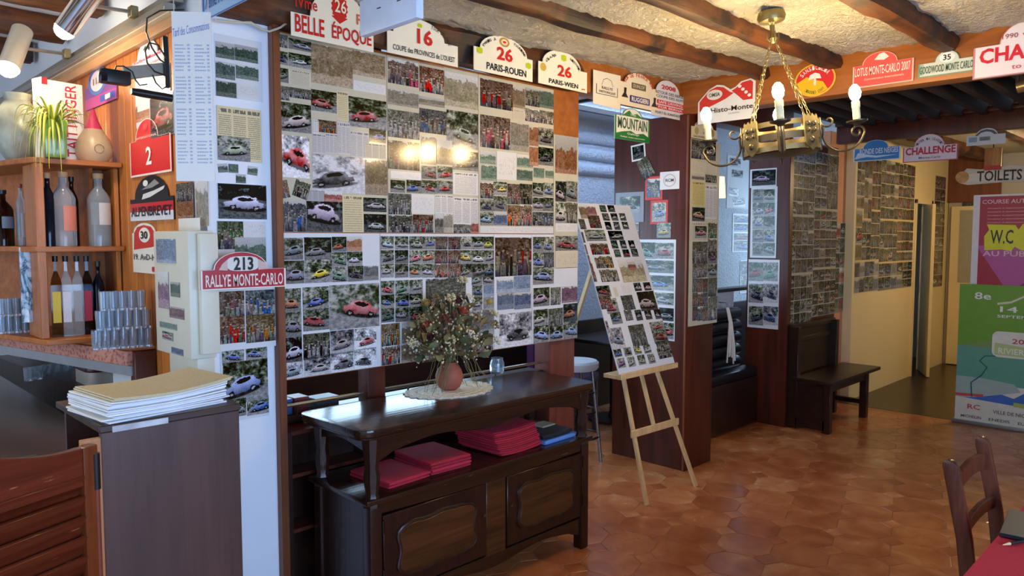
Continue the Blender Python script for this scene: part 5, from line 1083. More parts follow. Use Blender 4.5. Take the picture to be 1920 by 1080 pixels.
for k in range(4):
    a = -math.pi/2+k*math.pi/2; R = Matrix.Rotation(a, 4, 'Z')
    # iron arm with scrolls, in the plane (x outward, z)
    def arc(cx, cz, r0, r1, a0, a1, n=16): return [(cx+(r0+(r1-r0)*i/n)*math.cos(math.radians(a0+(a1-a0)*i/n)), 0, cz+(r0+(r1-r0)*i/n)*math.sin(math.radians(a0+(a1-a0)*i/n))) for i in range(n+1)]
    arm = [(R0, 0, .06), (R0+.012, 0, .02)]+arc(R0+.09, -.0, .082, .085, 190, 330, 12)+arc(R0+.148, -.008, .03, .008, -10, 420, 18)
    am = MB(); am.tube(arm, .0055, 6); am.tube(arc(R0+.035, .055, .006, .03, 500, 190, 18), .0045, 6); ao = am.build('arm', M_IRON, chn, smooth=True, M=R)
    MB().bar((R0-.002, 0, -.07), (R0-.002, 0, .075), .03, .012, (1, 0, 0)).build('bracket', M_IRON, ao, .002)
    MB().lathe([(0, 0), (.012, .0), (.018, .008), (.042, .016), (.044, .022), (.0, .018)], 18, c=(R0+.150, 0, .018)).build('drip_pan', M_IRON, ao, smooth=True)
    cn = MB().lathe([(.0, .035), (.0155, .035), (.0155, .095), (.0175, .097), (.0175, .122), (.011, .125), (0, .125)], 16, c=(R0+.150, 0, 0)).build('candle_sleeve', M_CAND, ao, smooth=True)
    MB().lathe([(.0, .124), (.010, .125), (.021, .14), (.025, .16), (.020, .18), (.009, .194), (0, .197)], 14, c=(R0+.150, 0, 0)).build('bulb', M_BULB, ao, smooth=True)
    # crowned shield between the arms
    R2 = Matrix.Rotation(a+math.pi/4, 4, 'Z')
    sh = [(-.04, .07), (-.04, -.03), (-.03, -.055), (0, -.078), (.03, -.055), (.04, -.03), (.04, .07), (.034, .082), (.024, .07), (.012, .084), (0, .07), (-.012, .084), (-.024, .07), (-.034, .082)]
    FO = Matrix(((0, 0, 1, R0+.004), (1, 0, 0, 0), (0, 1, 0, 0), (0, 0, 0, 1)))
    so = MB().prism(sh, 0, .008, FO).build('shield', M_BRASS, chn, .002, M=R2)
    em = MB()
    for (u, v, r) in ((-.018, .04, .011), (.018, .04, .011), (-.018, .012, .009), (.018, .012, .009), (0, -.03, .014)): em.ball((R0+.013, u, v), r, 8, 5, (.5, 1, 1))
    em.build('relief', M_IRON, so, smooth=True)
    # chain from the shield top to the canopy
    zt = zc(75)-zc(262); p0 = Vector((R0+.004, 0, .08)); p1 = Vector((.014, 0, zt)); n = 17; cm = MB()
    d = (p1-p0); L = d.length; Mo = orient(d)
    for i in range(n):
        c = p0+d*((i+.5)/n); rl = L/n*.68; lk = []
        for j in range(10):
            q = 2*math.pi*j/10; v = Vector((.0058*math.cos(q), 0, rl*math.sin(q))); v = (Matrix.Rotation((i % 2)*math.pi/2+.5, 4, 'Z') @ v); lk.append(c+(Mo @ v))
        cm.tube(lk, .0017, 4, closed=True)
    cm.build('chain', M_BRASS, chn, smooth=True, M=R2)
zr = ceil_z(CX)-CM.translation.z-.01
MB().lathe([(0, zt-.01), (.012, zt-.005), (.02, zt+.012), (.010, zt+.03), (.011, zr-.06), (.018, zr-.052), (.055, zr-.045), (.062, zr-.025), (.056, zr-.004), (0, zr)], 22).build('canopy', M_BRASS, chn, smooth=True)
cr = MB()
for k in range(4):
    a = k*math.pi/2+.4; cr.tube([(.014*math.cos(a), .014*math.sin(a), zt), (.026*math.cos(a), .026*math.sin(a), zt+.012), (.028*math.cos(a), .028*math.sin(a), zt+.04)], [.004, .004, .002], 6)
cr.build('crown_hooks', M_BRASS, chn, smooth=True)
# parchment wall lamp on the booth opening
t = thing('wall_lamp', 'small parchment wall lamp glowing beside the pillar', 'wall lamp', (4.80, 2.93, 1.86))
g = G('parchment_shade'); g.done((.9, .75, .4), .6, Emission_Color=(1, .72, .28, 1), Emission_Strength=1.6)
lp = onX(1346, 350, 4.86); t.location = (lp.x, lp.y, lp.z-.08)
MB().lathe([(.055, 0), (.045, .15), (.043, .15), (.053, 0)], 18).build('shade', g.m, t, smooth=True)
MB().tube([(0, 0, .05), (-.05, .0, .05), (-.15, 0, .05)], .007, 8).build('arm', M_BRASS, t, smooth=True); MB().box(-.152, -.145, -.03, .03, 0, .1).build('wall_plate', M_BRASS, t, .002)
# ------------------------------------------------------------------ banner, poster, ceiling spot, no-photo sign
PBN = XP(7.25)
u = PBN.rect((1800, 532, 1925, 792)); W_ = .95; H_ = 1.21
bnr = thing('roll_up_banner', 'tall green and blue rally banner standing on the floor at the right', 'banner', M=PBN.mat(u[0], .0, 0))
MB().box(-.02, W_+.02, 0, .03, -.06, .02).build('base', plain('#8e9092', .35, .6), bnr, .004); MB().box(0, W_, .03, H_, -.002, 0).build('sheet', plain('#d9dad2', .4), bnr)
def lay(name, P, c, lev, w=W_, h=H_, root=bnr): return MB().flat([(p[0]*w, p[1]*h) for p in P], .0006+.0004*lev).build(name, plain(c, .4), root)
lay('print_field', [(0, .56), (1, .56), (1, 1), (0, 1)], '#6fa22e', 0); lay('print_field', [(0, .30), (1, .30), (1, .56), (0, .56)], '#5fa28c', 0)
lay('print_field', [(0, .56), (.3, .56), (.7, .6), (1, .58), (1, .66), (.75, .68), (.45, .66), (.22, .6)], '#7f9a5a', 1)
lay('print_coast', [(0, .18), (.16, .2), (.36, .24), (.45, .22), (.55, .28), (.8, .36), (1, .42), (1, .12), (0, .18)], '#3a6fc0', 1); lay('print_field', [(0, .18), (.14, .2), (.36, .24), (.5, .27), (.45, .32), (.2, .34), (0, .34)], '#9fb8b4', 2)
lay('print_footer', [(0, 0), (1, 0), (1, .14), (.5, .17), (0, .19)], '#d8d8cc', 3)
lay('print_badge', rrect(.27, .50, 1.02, .68, .05, ry=.04), '#e4e4d6', 3); lay('print_badge_band', [(.29, .515), (1, .505), (1, .56), (.6, .575), (.29, .60)], '#b9cf8a', 4); lay('print_emblem', oval(.82, .64, .07, .03), '#7a6a58', 5); lay('print_stripe', [(.0, .195), (.22, .205), (.22, .225), (0, .215)], '#c8524a', 5); lay('print_stripe', rrect(.62, .095, .98, .135, .01), '#3c4a9a', 5); lay('print_stripe', [(.45, .165), (1, .15), (1, .18), (.45, .195)], '#a6bf5a', 4)
def tx_add(mb, s, x0, y0, x1, y1, w=W_, h=H_, lev=.0042):
    vs, fs = text2d(s, .015); MB().add([((x0+(x1-x0)*a)*w, (y0+(y1-y0)*b)*h, lev) for a, b in vs], fs).build('lettering', plain(mb[0], .4), mb[1])
tx = ('#eef2e6', bnr); txr = ('#c04a44', bnr); txd = ('#555a5c', bnr)
tx_add(tx, '8e', .12, .895, .25, .945); tx_add(tx, '14 > 15', .32, .815, .80, .855); tx_add(tx, 'SEPTEMBRE 2023', .3, .775, .8, .795); tx_add(txr, '2023', .42, .60, .60, .635); tx_add(tx, 'RIVIERA', .32, .525, .56, .565); tx_add(txd, 'ELECTRIC', .60, .525, .98, .555)
tx_add(txd, 'VILLE DE NICE', .3, .10, .56, .125); tx_add(txr, 'RC', .1, .11, .2, .145)
for i in range(4): tx_add(txd, ('MICHELIN', 'ENEDIS', 'EUROPE', 'RENAULT')[i], .05+.22*i, .045, .21+.22*i, .065)
rd = [(.3, .87), (.4, .885), (.5, .93), (.56, .965), (.66, .975), (.76, .955), (.78, .915), (.7, .895), (.62, .91), (.62, .95), (.72, .965), (.86, .935), (1, .93)]
MB().tube([(p[0]*W_, p[1]*H_, .003) for p in rd], .012, 6).build('print_line', plain('#d8e4b8', .4), bnr, smooth=True)
rv = [(.13, .20), (.12, .30), (.2, .36), (.24, .42), (.18, .46), (.22, .50), (.3, .505)]; MB().tube([(p[0]*W_, p[1]*H_, .003) for p in rv], .005, 5).build('print_line', plain('#2f6a72', .4), bnr, smooth=True)
PPO = XP(7.33)
u = PPO.rect((1826, 366, 1925, 532)); W2 = .62; H2 = u[3]-u[1]+.04; zb = u[1]-.04
ps = thing('event_poster', 'pink and red race poster with a yellow note, standing behind the banner', 'poster', M=PPO.mat(u[0], 0, 0))
MB().box(0, W2, zb, zb+H2, -.006, 0).build('board', plain('#e2dfe0', .4), ps)
def lay2(name, P, c, lev): return MB().flat([(.05+p[0]*(W2-.05), zb+p[1]*H2) for p in P], .0006+.0004*lev).build(name, plain(c, .4), ps)
lay2('print_field', [(0, 0), (1, 0), (1, .98), (0, .98)], '#a81d3c', 0); lay2('print_field', [(0, .42), (0, .45), (1, .45), (1, 0), (.36, 0)], '#b8559a', 1); lay2('print_field', [(.5, 0), (1, 0), (1, .30)], '#8a3a8a', 2)
note = [(.08, .40), (.30, .41), (.42, .39), (.46, .44), (.55, .40), (1, .42), (1, .66), (.55, .68), (.5, .62), (.46, .67), (.1, .68), (.13, .62), (.07, .55)]
lay2('note', note, '#e0de1e', 4); tx = ('#e9b8c4', ps); tk = ('#22241c', ps)
def t2(mb, s, x0, y0, x1, y1, lev=.0042): tx_add(mb, s, (.05+x0*(W2-.05))/W2, (zb+y0*H2)/H2, (.05+x1*(W2-.05))/W2, (zb+y1*H2)/H2, W2, H2, lev)
t2(tx, 'COURSE AUTOMOBILE', .03, .90, .95, .945)
for i in range(5): t2(tx, 'Circulation et stationnement interdits sur la route', .10, .845-.038*i, .9, .858-.038*i)
t2(tx, 'AU PUBLIC', .06, .335, .82, .395)
t2(tk, 'W.C', .15, .47, .44, .62); t2(tk, '->', .66, .5, .9, .58)
MB().box(W2*.38, W2*.38+.025, 0, zb+H2*.42, -.03, -.006).build('stand_pole', plain('#2a1c2a', .5), ps); MB().box(W2*.1, W2*.7, 0, .02, -.12, .0).build('stand_foot', plain('#2a1c2a', .5), ps)
PFW = XP(10.545)
sign('no_photo_sign', 'small white sign with a red crossed circle far down the passage', PFW, (1811,428,1833,466), rrect(r=.02), '#d6cfc0', [('p', oval(.5, .62, .38, .30), '#b03a36'), ('p', oval(.5, .62, .28, .22), '#d6cfc0'), ('p', [(.22, .78), (.3, .84), (.78, .46), (.7, .40)], '#b03a36'), ('t', 'NO PHOTO', (.08, .08, .92, .2), '#2a2622')])
board('dark_poster', 'dark tall poster hanging at the end of the passage', 'poster', PFW, (1806,342,1846,400), [(1807,343,1845,399,'s','k')], mat=plain('#23211e', .5))
board('dark_poster', 'dim grey-green print below the no photo sign at the end of the passage', 'poster', PFW, (1808,470,1840,528), [(1809,472,1839,526,'s','G')], mat=plain('#4a4a40', .5))
sp = onX(1885, 172, 5.4)
t = thing('ceiling_spot', 'small spotlight under the dark slatted ceiling', 'spotlight', (sp.x, sp.y-.06, 2.60))
MB().tube([(0, 0, 0), (0, 0, -.05)], .01, 8).build('stem', plain('#5a4a3a', .4, .6), t, smooth=True)
MB().lathe([(0, 0), (.035, 0), (.04, .1), (.036, .1), (.032, .01), (0, .008)], 16, c=(0, 0, -.085), R=Matrix.Rotation(math.radians(80), 3, 'X')).build('housing', plain('#b0986a', .35, .7), t, smooth=True)
MB().lathe([(0, .095), (.03, .095), (.0, .1)], 14, c=(0, 0, -.085), R=Matrix.Rotation(math.radians(80), 3, 'X')).build('lit_lens', glow('lens_glow', (1, .85, .6), 6), t)
l = bpy.data.lights.new('passage_fill', 'POINT'); l.energy = 42; l.color = (1, .70, .36); l.shadow_soft_size = .08; o = bpy.data.objects.new('passage_fill', l); o.location = (8.7, 1.1, 2.3); COL.objects.link(o)  # point light added out of view to warm and brighten the cream wall
t = thing('added_pendant', 'small added pendant lamp out of view, brightening the passage', 'lamp', (8.7, 1.1, 2.3)); MB().lathe([(.02, .12), (.10, .04), (.105, .04), (.025, .13)], 18).build('shade', plain('#a08850', .4, .5), t, smooth=True); MB().tube([(0, 0, .12), (0, 0, .32)], .004, 6).build('cord', plain('#222', .6) if False else plain('#222222', .6), t)  # pendant invented as a body for the added passage light
# ------------------------------------------------------------------ bar
ZC = 1.13
M_STONE = None
g = G('red_stone_edge'); vz = g.n('ShaderNodeTexVoronoi'); g.put(vz.inputs['Vector'], g.co('Object')); vz.inputs['Scale'].default_value = 60
nz = g.noise(g.co('Object'), 40, 4).outputs[0]; M_STONE = g.done(g.mix(g.mapr(g.ma('ADD', vz.outputs[0], nz), .6, 1.1), hx('#8a4a40'), hx('#c98a78')), .35)
e1 = onZ(243, 650, ZC); e0 = onZ(-40, 611, ZC)       # front edge of the back counter
dv = (e0-e1); dv.z = 0; dv.normalize(); nv = Vector((dv.y, -dv.x, 0))
if nv.x < 0: nv = -nv
bc = thing('back_counter', 'back bar counter with a red stone front edge', 'counter', (0, 0, 0))
far = e1+dv*2.2; wx = 1.176
def at_wall(p): return Vector((wx, p.y+.02, 0))
P = [(e1.x, e1.y), (far.x, far.y), (wx, far.y), (wx, e1.y-.02)]
MB().prism(P, ZC-.02, ZC).build('worktop', M_SHELF, bc, .003)
MB().prism([(e1.x-nv.x*.012, e1.y), (far.x-nv.x*.012, far.y), (far.x+nv.x*.03, far.y), (e1.x+nv.x*.03, e1.y)], ZC-.085, ZC-.021).build('stone_edge', M_STONE, bc, .003)
MB().prism([(e1.x+.0, e1.y), (far.x, far.y), (far.x+.03, far.y), (e1.x+.03, e1.y)], ZC-.13, ZC-.086).build('metal_strip', plain('#b8bcc0', .3, .6), bc)
MB().box(e1.x+.01, wx, e1.y-.03, e1.y+.03, .86, ZC-.021).build('end_panel', M_POST, bc, .003)
MB().prism([(1.10, e1.y+.05), (.95, far.y), (wx, far.y), (wx, e1.y+.05)], .02, .86).build('body', M_DARK, bc)
# stainless worktop below and things on it
wt = thing('steel_worktop', 'low stainless steel bar worktop behind the saloon door', 'worktop', (0, 0, 0))
wz = .84
MB().prism([(-.5, 3.0), (.62, 3.0), (.62, 2.9), (.86, 2.9), (.86, 5.2), (-.5, 5.2)], wz-.03, wz).build('top', plain('#6f6a62', .22, .85), wt, .003)
MB().prism([(-.45, 3.05), (.6, 3.05), (.8, 3.2), (.8, 5.1), (-.45, 5.1)], .0, wz-.03).build('cabinet', M_DARK, wt)
t = thing('serving_tray', 'grey tub with a dark red lid on the steel worktop', 'tub', (0, 0, 0))
q0 = onZ(195, 722, wz); MB().prism(rrect(q0.x-.10, q0.y-.12, q0.x+.16, q0.y+.16, .05), wz+.001, wz+.09).build('body', plain('#9a948c', .4), t, .006); MB().prism(rrect(q0.x-.11, q0.y-.13, q0.x+.17, q0.y+.17, .05), wz+.09, wz+.115).build('lid', plain('#4a1a1c', .35), t, .006)
# shelf unit
YS = 3.76; xs0, xs1 = .83, 1.172; D_ = .24
su = thing('bottle_shelf', 'wooden bottle shelf unit on the back counter', 'shelf', (0, 0, 0))
zt_ = [ZC+.012, onY(150, 463, YS).z-.022, onY(150, 299, YS).z-.026]
cor = Vector((xs0, YS)); ld = Vector((math.cos(math.radians(103)), math.sin(math.radians(103)))); ln = Vector((ld.y, -ld.x))
for i, z in enumerate(zt_):
    w0 = .05 if i == 0 else 0.
    a = cor+Vector((-.02 if i else .0, -w0)); b = cor+ld*1.5
    P = [(xs1, YS-w0), (a.x, a.y), (b.x, b.y), (b.x+ln.x*D_, b.y+ln.y*D_), (cor.x+.22, YS+D_), (xs1, YS+D_)]
    MB().prism(P, z-.012 if i == 0 else z, z+.012 if i == 0 else z+.024).build('shelf_board', M_SHELF, su, .003)
MB().box(xs0-.012, xs0+.022, YS+.004, YS+D_*.9, ZC+.025, zt_[2]).build('upright', wood('shelf_upright', '#8e4a1c', '#bf7434', 2, 1.6, .4), su, .003)
MB().box(xs1-.02, xs1, YS+.06, YS+D_, ZC+.025, zt_[2]).build('upright', M_PINE, su, .003)
b = cor+ld*1.48; MB().prism([(cor.x+ln.x*D_, cor.y+ln.y*D_+.06), (b.x+ln.x*D_, b.y+ln.y*D_), (b.x+ln.x*(D_+.015), b.y+ln.y*(D_+.015)), (cor.x+ln.x*(D_+.015), cor.y+ln.y*(D_+.015)+.06)], ZC+.03, zt_[2]+.05).build('back_board', M_SHELF, su)
MB().box(xs0+.24, xs1, YS+D_, YS+D_+.012, ZC+.03, zt_[2]).build('back_board', M_SHELF, su)
# bottles
M_CORK = plain('#c9a878', .7); M_BLK = plain('#141416', .35)
def liq(c): return G('liquid_glass').done(hx(c), .05, Transmission_Weight=.75, IOR=1.33)
GL = {k: liq(v) for k, v in dict(clear='#dfeaf0', dark='#14233a', amber='#7a4a14', brown='#3a1c0c', red='#6a1420').items()}
def bottle(x, y, z, h, r, gl, cap, label, lab=None, square=False, name='bottle', neck=.3):
    t = thing(name, label, 'bottle', (x, y, z)); seg = 4 if square else 18
    hb = h*(1-neck); prof = [(0, 0), (r, 0), (r, hb*.92), (r*.82, hb*1.02), (r*.36, hb*1.16), (r*.34, h*.93), (r*.42, h*.94), (r*.42, h*.97), (0, h*.97)]
    if square: prof = [(a*1.2 if a > r*.5 else a, b_) for a, b_ in prof]
    R = Matrix.Rotation(math.radians(35), 3, 'Z') if square else None
    MB().lathe(prof, seg if not square else 4, R=R).build('glass_body', GL[gl], t, smooth=not square)
    MB().lathe([(0, h*.93), (r*.44, h*.93), (r*.46, h), (0, h)], 14).build('cap', cap, t, smooth=True)
    if lab:
        c, lo, hi = lab
        if square:
            mb = MB(); R4 = Matrix.Rotation(math.radians(-10), 3, 'Z'); mb.obox(R4 @ Vector((0, -r*.86, (lo+hi)/2*hb)), (r*1.25, .001, (hi-lo)*hb), R4); mb.build('paper_label', plain(c, .5), t)
        else:
            n = 12; vs = []
            for i in range(n+1):
                q = math.radians(-75-110+i*220/n+75-90+90+5); vs += [((r+.0008)*math.cos(q), (r+.0008)*math.sin(q), lo*hb), ((r+.0008)*math.cos(q), (r+.0008)*math.sin(q), hi*hb)]
            MB().add(vs, [(i*2, i*2+2, i*2+3, i*2+1) for i in range(n)]).build('paper_label', plain(c, .5), t, smooth=True)
    return t
def bx(px, py, Y, z): p = onY(px, py, Y); return p.x, Y, z
zm = zt_[1]+.0245; zl = ZC+.0245
for px, w, ytop, gl, cap, lb, lab in ((93, 24, 325, 'dark', M_CORK, 'dark blue bottle with a cork top, first on the middle shelf', None), (122, 40, 323, 'clear', M_CORK, 'clear round bottle with a salmon label on the middle shelf', ('#e08a72', .3, .78)),
                                      (146, 22, 330, 'brown', M_BLK, 'slim bottle with a black cap on the middle shelf', None), (188, 40, 326, 'clear', M_CORK, 'clear round bottle with a white label, last on the middle shelf', ('#d8d4cc', .42, .85))):
    d = 3.9; x, y, z = bx(px, 460, YS+.09, zm); h = onY(px, ytop, YS+.09).z-zm; bottle(x, y+(.07 if px == 146 else 0), z, h, w/1387*d/2*.88, gl, cap, lb, lab)
for i, (px, gl, c) in enumerate(((108, 'amber', '#e8c818'), (127, 'clear', '#e6e6ea'), (148, 'clear', '#a9adb0'), (166, 'brown', '#b02a48'), (187, 'dark', '#46505a'))):
    x, y, z = bx(px, 612, YS+.07, zl); h = onY(px, 480+(i == 4)*10, YS+.07).z-zl
    bottle(x, y, z, h, .026, gl, M_BLK, ['square bottle with a yellow label and black cap on the lowest shelf', 'square clear bottle with a white label on the lowest shelf', 'square clear bottle with a grey label on the lowest shelf', 'square dark bottle with a red label on the lowest shelf', 'dark blue bottle at the right end of the lowest shelf'][i], (c, .25, .8), square=i < 4)
for px, w, ytop, gl, cap, lb, lab in ((10, 34, 356, 'brown', M_BLK, 'black bottle with a grey tag at the left edge of the middle shelf', ('#8a96a0', .45, .75)), (42, 16, 345, 'clear', plain('#a03a34', .4), 'slim clear bottle with a red neck on the left shelf', ('#d8d0d0', .2, .75)), (57, 18, 368, 'dark', M_BLK, 'short blue bottle beside the shelf upright', None)):
    p = onY(px, 465, 4.25); h = onY(px, ytop, 4.25).z-zm; bottle(p.x, 4.25+.03*(px < 20), zm, h, w/1387*4.2/2*.9, gl, cap, lb, lab)
# tumblers stacked on the counter
def tumbler(h, r): return MB().lathe([(0, 0), (r*.86, 0), (r, h), (r*.93, h), (r*.8, h*.12), (0, h*.1)], 14)
TUM = tumbler(.08, .0212).mesh('drinking_glass', M_GLASS, smooth=True); TUS = tumbler(.07, .024).mesh('drinking_glass', M_GLASS, smooth=True)
for lay_, cnt in ((0, 7), (1, 6), (2, 5)):
    for i in range(cnt):
        for row in range(2):
            px = 180+(i+lay_*.5)*17; p = onZ(px, 640, ZC); yy = 3.42+.05*row-.006*i; p = onY(px, 600, yy)
            o = ob('drinking_glass', TUM); o.location = (min(p.x, 1.135), yy, ZC+.0005+lay_*.0815)
            tag(o, '%s tumbler from the left, %s row, %s layer, right of the bottle shelf' % (ORD[i], ('front', 'back')[row], ('bottom', 'middle', 'top')[lay_]), 'glass', 'tumblers stacked right of the bottle shelf, layer %s' % ('bottom', 'middle', 'top')[lay_])
for i in range(5):
    for row in range(2):
        for lay_ in range(2):
            px = 2+i*14.5; yy = 4.12+.05*row; p = onY(px, 600, yy); o = ob('drinking_glass', TUM); o.location = (p.x, yy, ZC+.0245+.0815*lay_)
            tag(o, '%s tumbler from the left, %s row, %s layer, left of the shelf upright' % (ORD[i], ('front', 'back')[row], ('lower', 'upper')[lay_]), 'glass', 'tumblers left of the shelf upright')
for i in range(6):
    px = 70+i*17; yy = 3.52+.02*(i % 2); p = onZ(px, 712-i*3, wz); o = ob('drinking_glass', TUS); o.location = (p.x-.04, p.y, wz+.0005); tag(o, '%s small glass from the left on the steel worktop' % ORD[i], 'glass', 'small glasses on the steel worktop')
t = thing('bar_towel', 'pale blue printed towel hanging beside the shelf upright', 'towel', (0, 0, 0))
p = onY(56, 530, 3.90); x0 = onY(38, 530, 3.90).x; x1 = onY(76, 530, 3.90).x; z1 = onY(56, 464, 3.90).z; z0 = onY(56, 604, 3.90).z; n = 12; vs = []
for k in (0, 1):
    for i in range(n+1):
        for j in range(7): vs.append((x0+(x1-x0)*j/6, 3.90-.004*k+.008*math.sin(j*2.1)*(i/n), z1+(z0-z1)*i/n))
fs = []
for k in (0, 1):
    for i in range(n):
        for j in range(6):
            a = k*(n+1)*7+i*7+j; f = (a, a+1, a+8, a+7); fs.append(f if k else f[::-1])
g = G('printed_towel'); nn = g.noise(g.co('Object', (16, 16, 7)), 1, 4, .6, 1.5).outputs[0]; M_TOW = g.done(g.ramp(nn, [(.42, hx('#d6e2ec')), (.5, hx('#8fb6d0')), (.55, hx('#2f4a5c')), (.6, hx('#cfdde8'))]), .7)
MB().add(vs, fs).build('cloth', M_TOW, t, smooth=True)
# champagne box, decanter, plant on top of the shelf
ztop = zt_[2]+.0245
p = onY(128, 290, YS+.10); hb = onY(128, 155, YS+.10).z-ztop
t = thing('champagne_box', 'tall white champagne gift box with red lettering on top of the shelf', 'box', (p.x-.01, YS+.15, ztop), math.radians(12))
MB().box(-.075, .075, -.05, .05, 0, hb).build('carton', plain('#e6e2dc', .45), t, .002)
mb = MB(); vs, fs = text2d('TAITTINGER', .01); mb.add([(.045-b*.05, -.0508, .02+a*(hb*.92)) for a, b in vs], fs); mb.build('lettering', plain('#c03038', .4), t)
MB().box(-.10, -.0755, -.045, .04, 0, hb*1.02).build('side_sleeve', plain('#efe9d8', .45), t); MB().box(-.10, -.076, -.046, .041, hb*1.02-.03, hb*1.02+.001).build('red_cap', plain('#b02430', .4), t)
p = onY(178, 290, YS+.06); hb = onY(178, 205, YS+.06).z-ztop
t = thing('decanter', 'frosted bulb-shaped decanter with a pink neck on the shelf top', 'decanter', (p.x, YS+.07, ztop))
G_FR = G('frosted_glass').done(hx('#e6cfa8'), .35, Transmission_Weight=.5)
MB().lathe([(0, 0), (.055, 0), (.075, .03), (.078, .06), (.066, .105), (.038, .15), (.0, .15)], 22).build('bowl', G_FR, t, smooth=True); MB().lathe([(.038, .15), (.022, .19), (.008, hb), (0, hb)], 16).build('neck', plain('#b8305a', .35), t, smooth=True)
mb = MB().tube([(.02*math.cos(q), -.0785+.0, .055+.02*math.sin(q)) for q in [i*.6 for i in range(11)]], .0015, 4); mb.build('emblem', plain('#8a6a3a', .5), t)
p = onY(103, 290, YS+.02); hp = onY(103, 228, YS+.02).z-ztop
pl = thing('potted_plant', 'spider plant in a green glass pot on top of the shelf', 'plant', (p.x-.005, YS+.0, ztop))
MB().lathe([(0, 0), (.055, 0), (.066, hp), (.06, hp), (.05, .012), (0, .01)], 4, R=Matrix.Rotation(math.radians(40), 3, 'Z')).build('pot', G('green_glass_pot').done(hx('#7fa04a'), .12, Transmission_Weight=.35), pl, .004)
MB().lathe([(0, .02), (.045, .02), (.053, hp*.85), (0, hp*.87)], 4, R=Matrix.Rotation(math.radians(40), 3, 'Z')).build('soil', plain('#4a5a28', .9, var=.3), pl)
random.seed(21); M_SPI = [plain(c, .5, var=.15) for c in ('#b8b83a', '#8a9a30', '#d0c45a', '#6f8a2c')]
for i in range(84):
    a = random.uniform(0, 2*math.pi) if i % 3 else random.uniform(2.6, 4.4); R_ = random.uniform(.06, .16); up_ = random.uniform(.03, .12); dn = random.uniform(.02, .20) if math.cos(a) < 0.1 else random.uniform(0, .05); n = 9; vs = []
    for k in range(n+1):
        t_ = k/n; r_ = R_*math.sin(t_*1.5); z_ = hp*.85+up_*math.sin(t_*2.4)-dn*t_**2.2*1.3; w_ = .0055*(1-t_**2*.9); c_, s_ = math.cos(a), math.sin(a); vs += [(r_*c_-w_*s_, r_*s_+w_*c_, z_), (r_*c_, r_*s_, z_-.002), (r_*c_+w_*s_, r_*s_-w_*c_, z_)]
    MB().add(vs, [f for k in range(n) for f in ((k*3, k*3+1, k*3+4, k*3+3), (k*3+1, k*3+2, k*3+5, k*3+4))]).build('leaf', M_SPI[i % 4], pl, smooth=True)
p = onY(46, 200, 4.1)
t = thing('ceramic_jug', 'pale patterned ceramic jug behind the plant', 'jug', (onY(38, 290, 4.05).x, 4.06, ztop))
MB().lathe([(0, 0), (.05, 0), (.09, .06), (.10, .14), (.08, .23), (.05, .28), (.06, .31), (.055, .31), (.045, .28), (0, .25)], 22).build('body', plain('#8f9284', .3, var=.3), t, smooth=True); MB().tube([(.075, 0, .24), (.13, 0, .22), (.135, 0, .14), (.10, 0, .09)], .01, 8).build('handle', plain('#8f9284', .3, var=.3), t, smooth=True)
# meter box on the wall
mbx = thing('meter_box', 'white fuse box with stickers mounted at the corner above the newspapers', 'fuse box', (0, 0, 0))
x0 = 1.079; ya, yb = onX(352, 440, x0).y, onX(287, 440, x0).y; z1 = onX(320, 433, x0).z; z0 = onX(320, 664, x0).z
M_BOX = plain('#d4d0bc', .4, var=.03)
MB().box(x0, 1.176, ya, yb, z0, z1).build('cabinet', M_BOX, mbx, .006); MB().box(x0+.03, 1.176, ya-.035, ya-.001, z0+.02, z1-.01).build('side_cover', M_BOX, mbx, .005)
MB().box(x0+.03, 1.176, ya+.02, yb-.05, z0-.09, z0-.001).build('lower_case', M_BOX, mbx, .005); MB().box(x0+.07, 1.15, ya+.06, yb-.08, z1+.001, z1+.05).build('transmitter', plain('#dcdcd4', .35), mbx, .004)
PM_ = XP(x0-.0005)
for i, (r, k, c) in enumerate((((293,448,330,494), 's', 'u'), ((296,508,318,580), 's', 'm'), ((320,528,338,558), 's', 'g'), ((318,574,346,600), 's', 'p'), ((300,602,332,620), 's', 'G'), ((305,620,325,640), 'c', 'r'), ((322,650,344,668), 's', 'b'))):
    a = PM_.rect(r); o = photo(mbx, 0, 0, 1, 1, k, c, name='sticker'); o.matrix_world = PM_.mat(a[0], a[1], .001) @ Matrix.Diagonal((a[2]-a[0], a[3]-a[1], .0008, 1)); o.matrix_parent_inverse = Matrix.Identity(4)
# brown cabinet, papers, saloon door
ca = thing('bar_end_cabinet', 'brown wood-grain cabinet at the end of the bar', 'cabinet', (0, 0, 0))
M_CAB = wood('cabinet_laminate', '#3c2824', '#583d36', 2, 1.3, .42, bump=.05); CZ = 1.05; cx0, cx1, cy0, cy1 = .655, 1.075, 2.37, 2.84
MB().box(cx0, cx1, cy0, cy0+.02, 0, CZ-.022).build('front_panel', M_CAB, ca, .002); MB().box(cx1-.02, cx1, cy0+.02, cy1, 0, CZ-.022).build('side_panel', M_CAB, ca); MB().box(cx0+.02, cx1-.02, cy1-.02, cy1, 0, CZ-.022).build('back_panel', M_CAB, ca)
MB().box(cx0-.005, cx1+.004, cy0-.004, cy1, CZ-.022, CZ).build('top', wood('cabinet_top', '#2a1a16', '#4a342c', 0, 1.3, .4), ca, .003); MB().box(cx0+.0, cx1-.02, cy0+.02, cy1-.02, .5, .52).build('shelf', M_CAB, ca)
MB().box(cx0+.03, cx0+.19, cy0-.0055, cy0-.0042, CZ-.024, CZ-.006).build('worn_strip', plain('#b9bcc0', .5, var=.3), ca)
random.seed(5); g = G('newsprint'); nn = g.noise(g.co('Object', (30, 30, 1)), 3, 3).outputs[0]; M_NP = g.done(g.mix(nn, hx('#d8cdb0'), hx('#bda878')), .8); M_NB = [plain(c, .8, var=.06) for c in ('#d9e0ea', '#e6e4dc', '#c9d4e4', '#efeee8')]
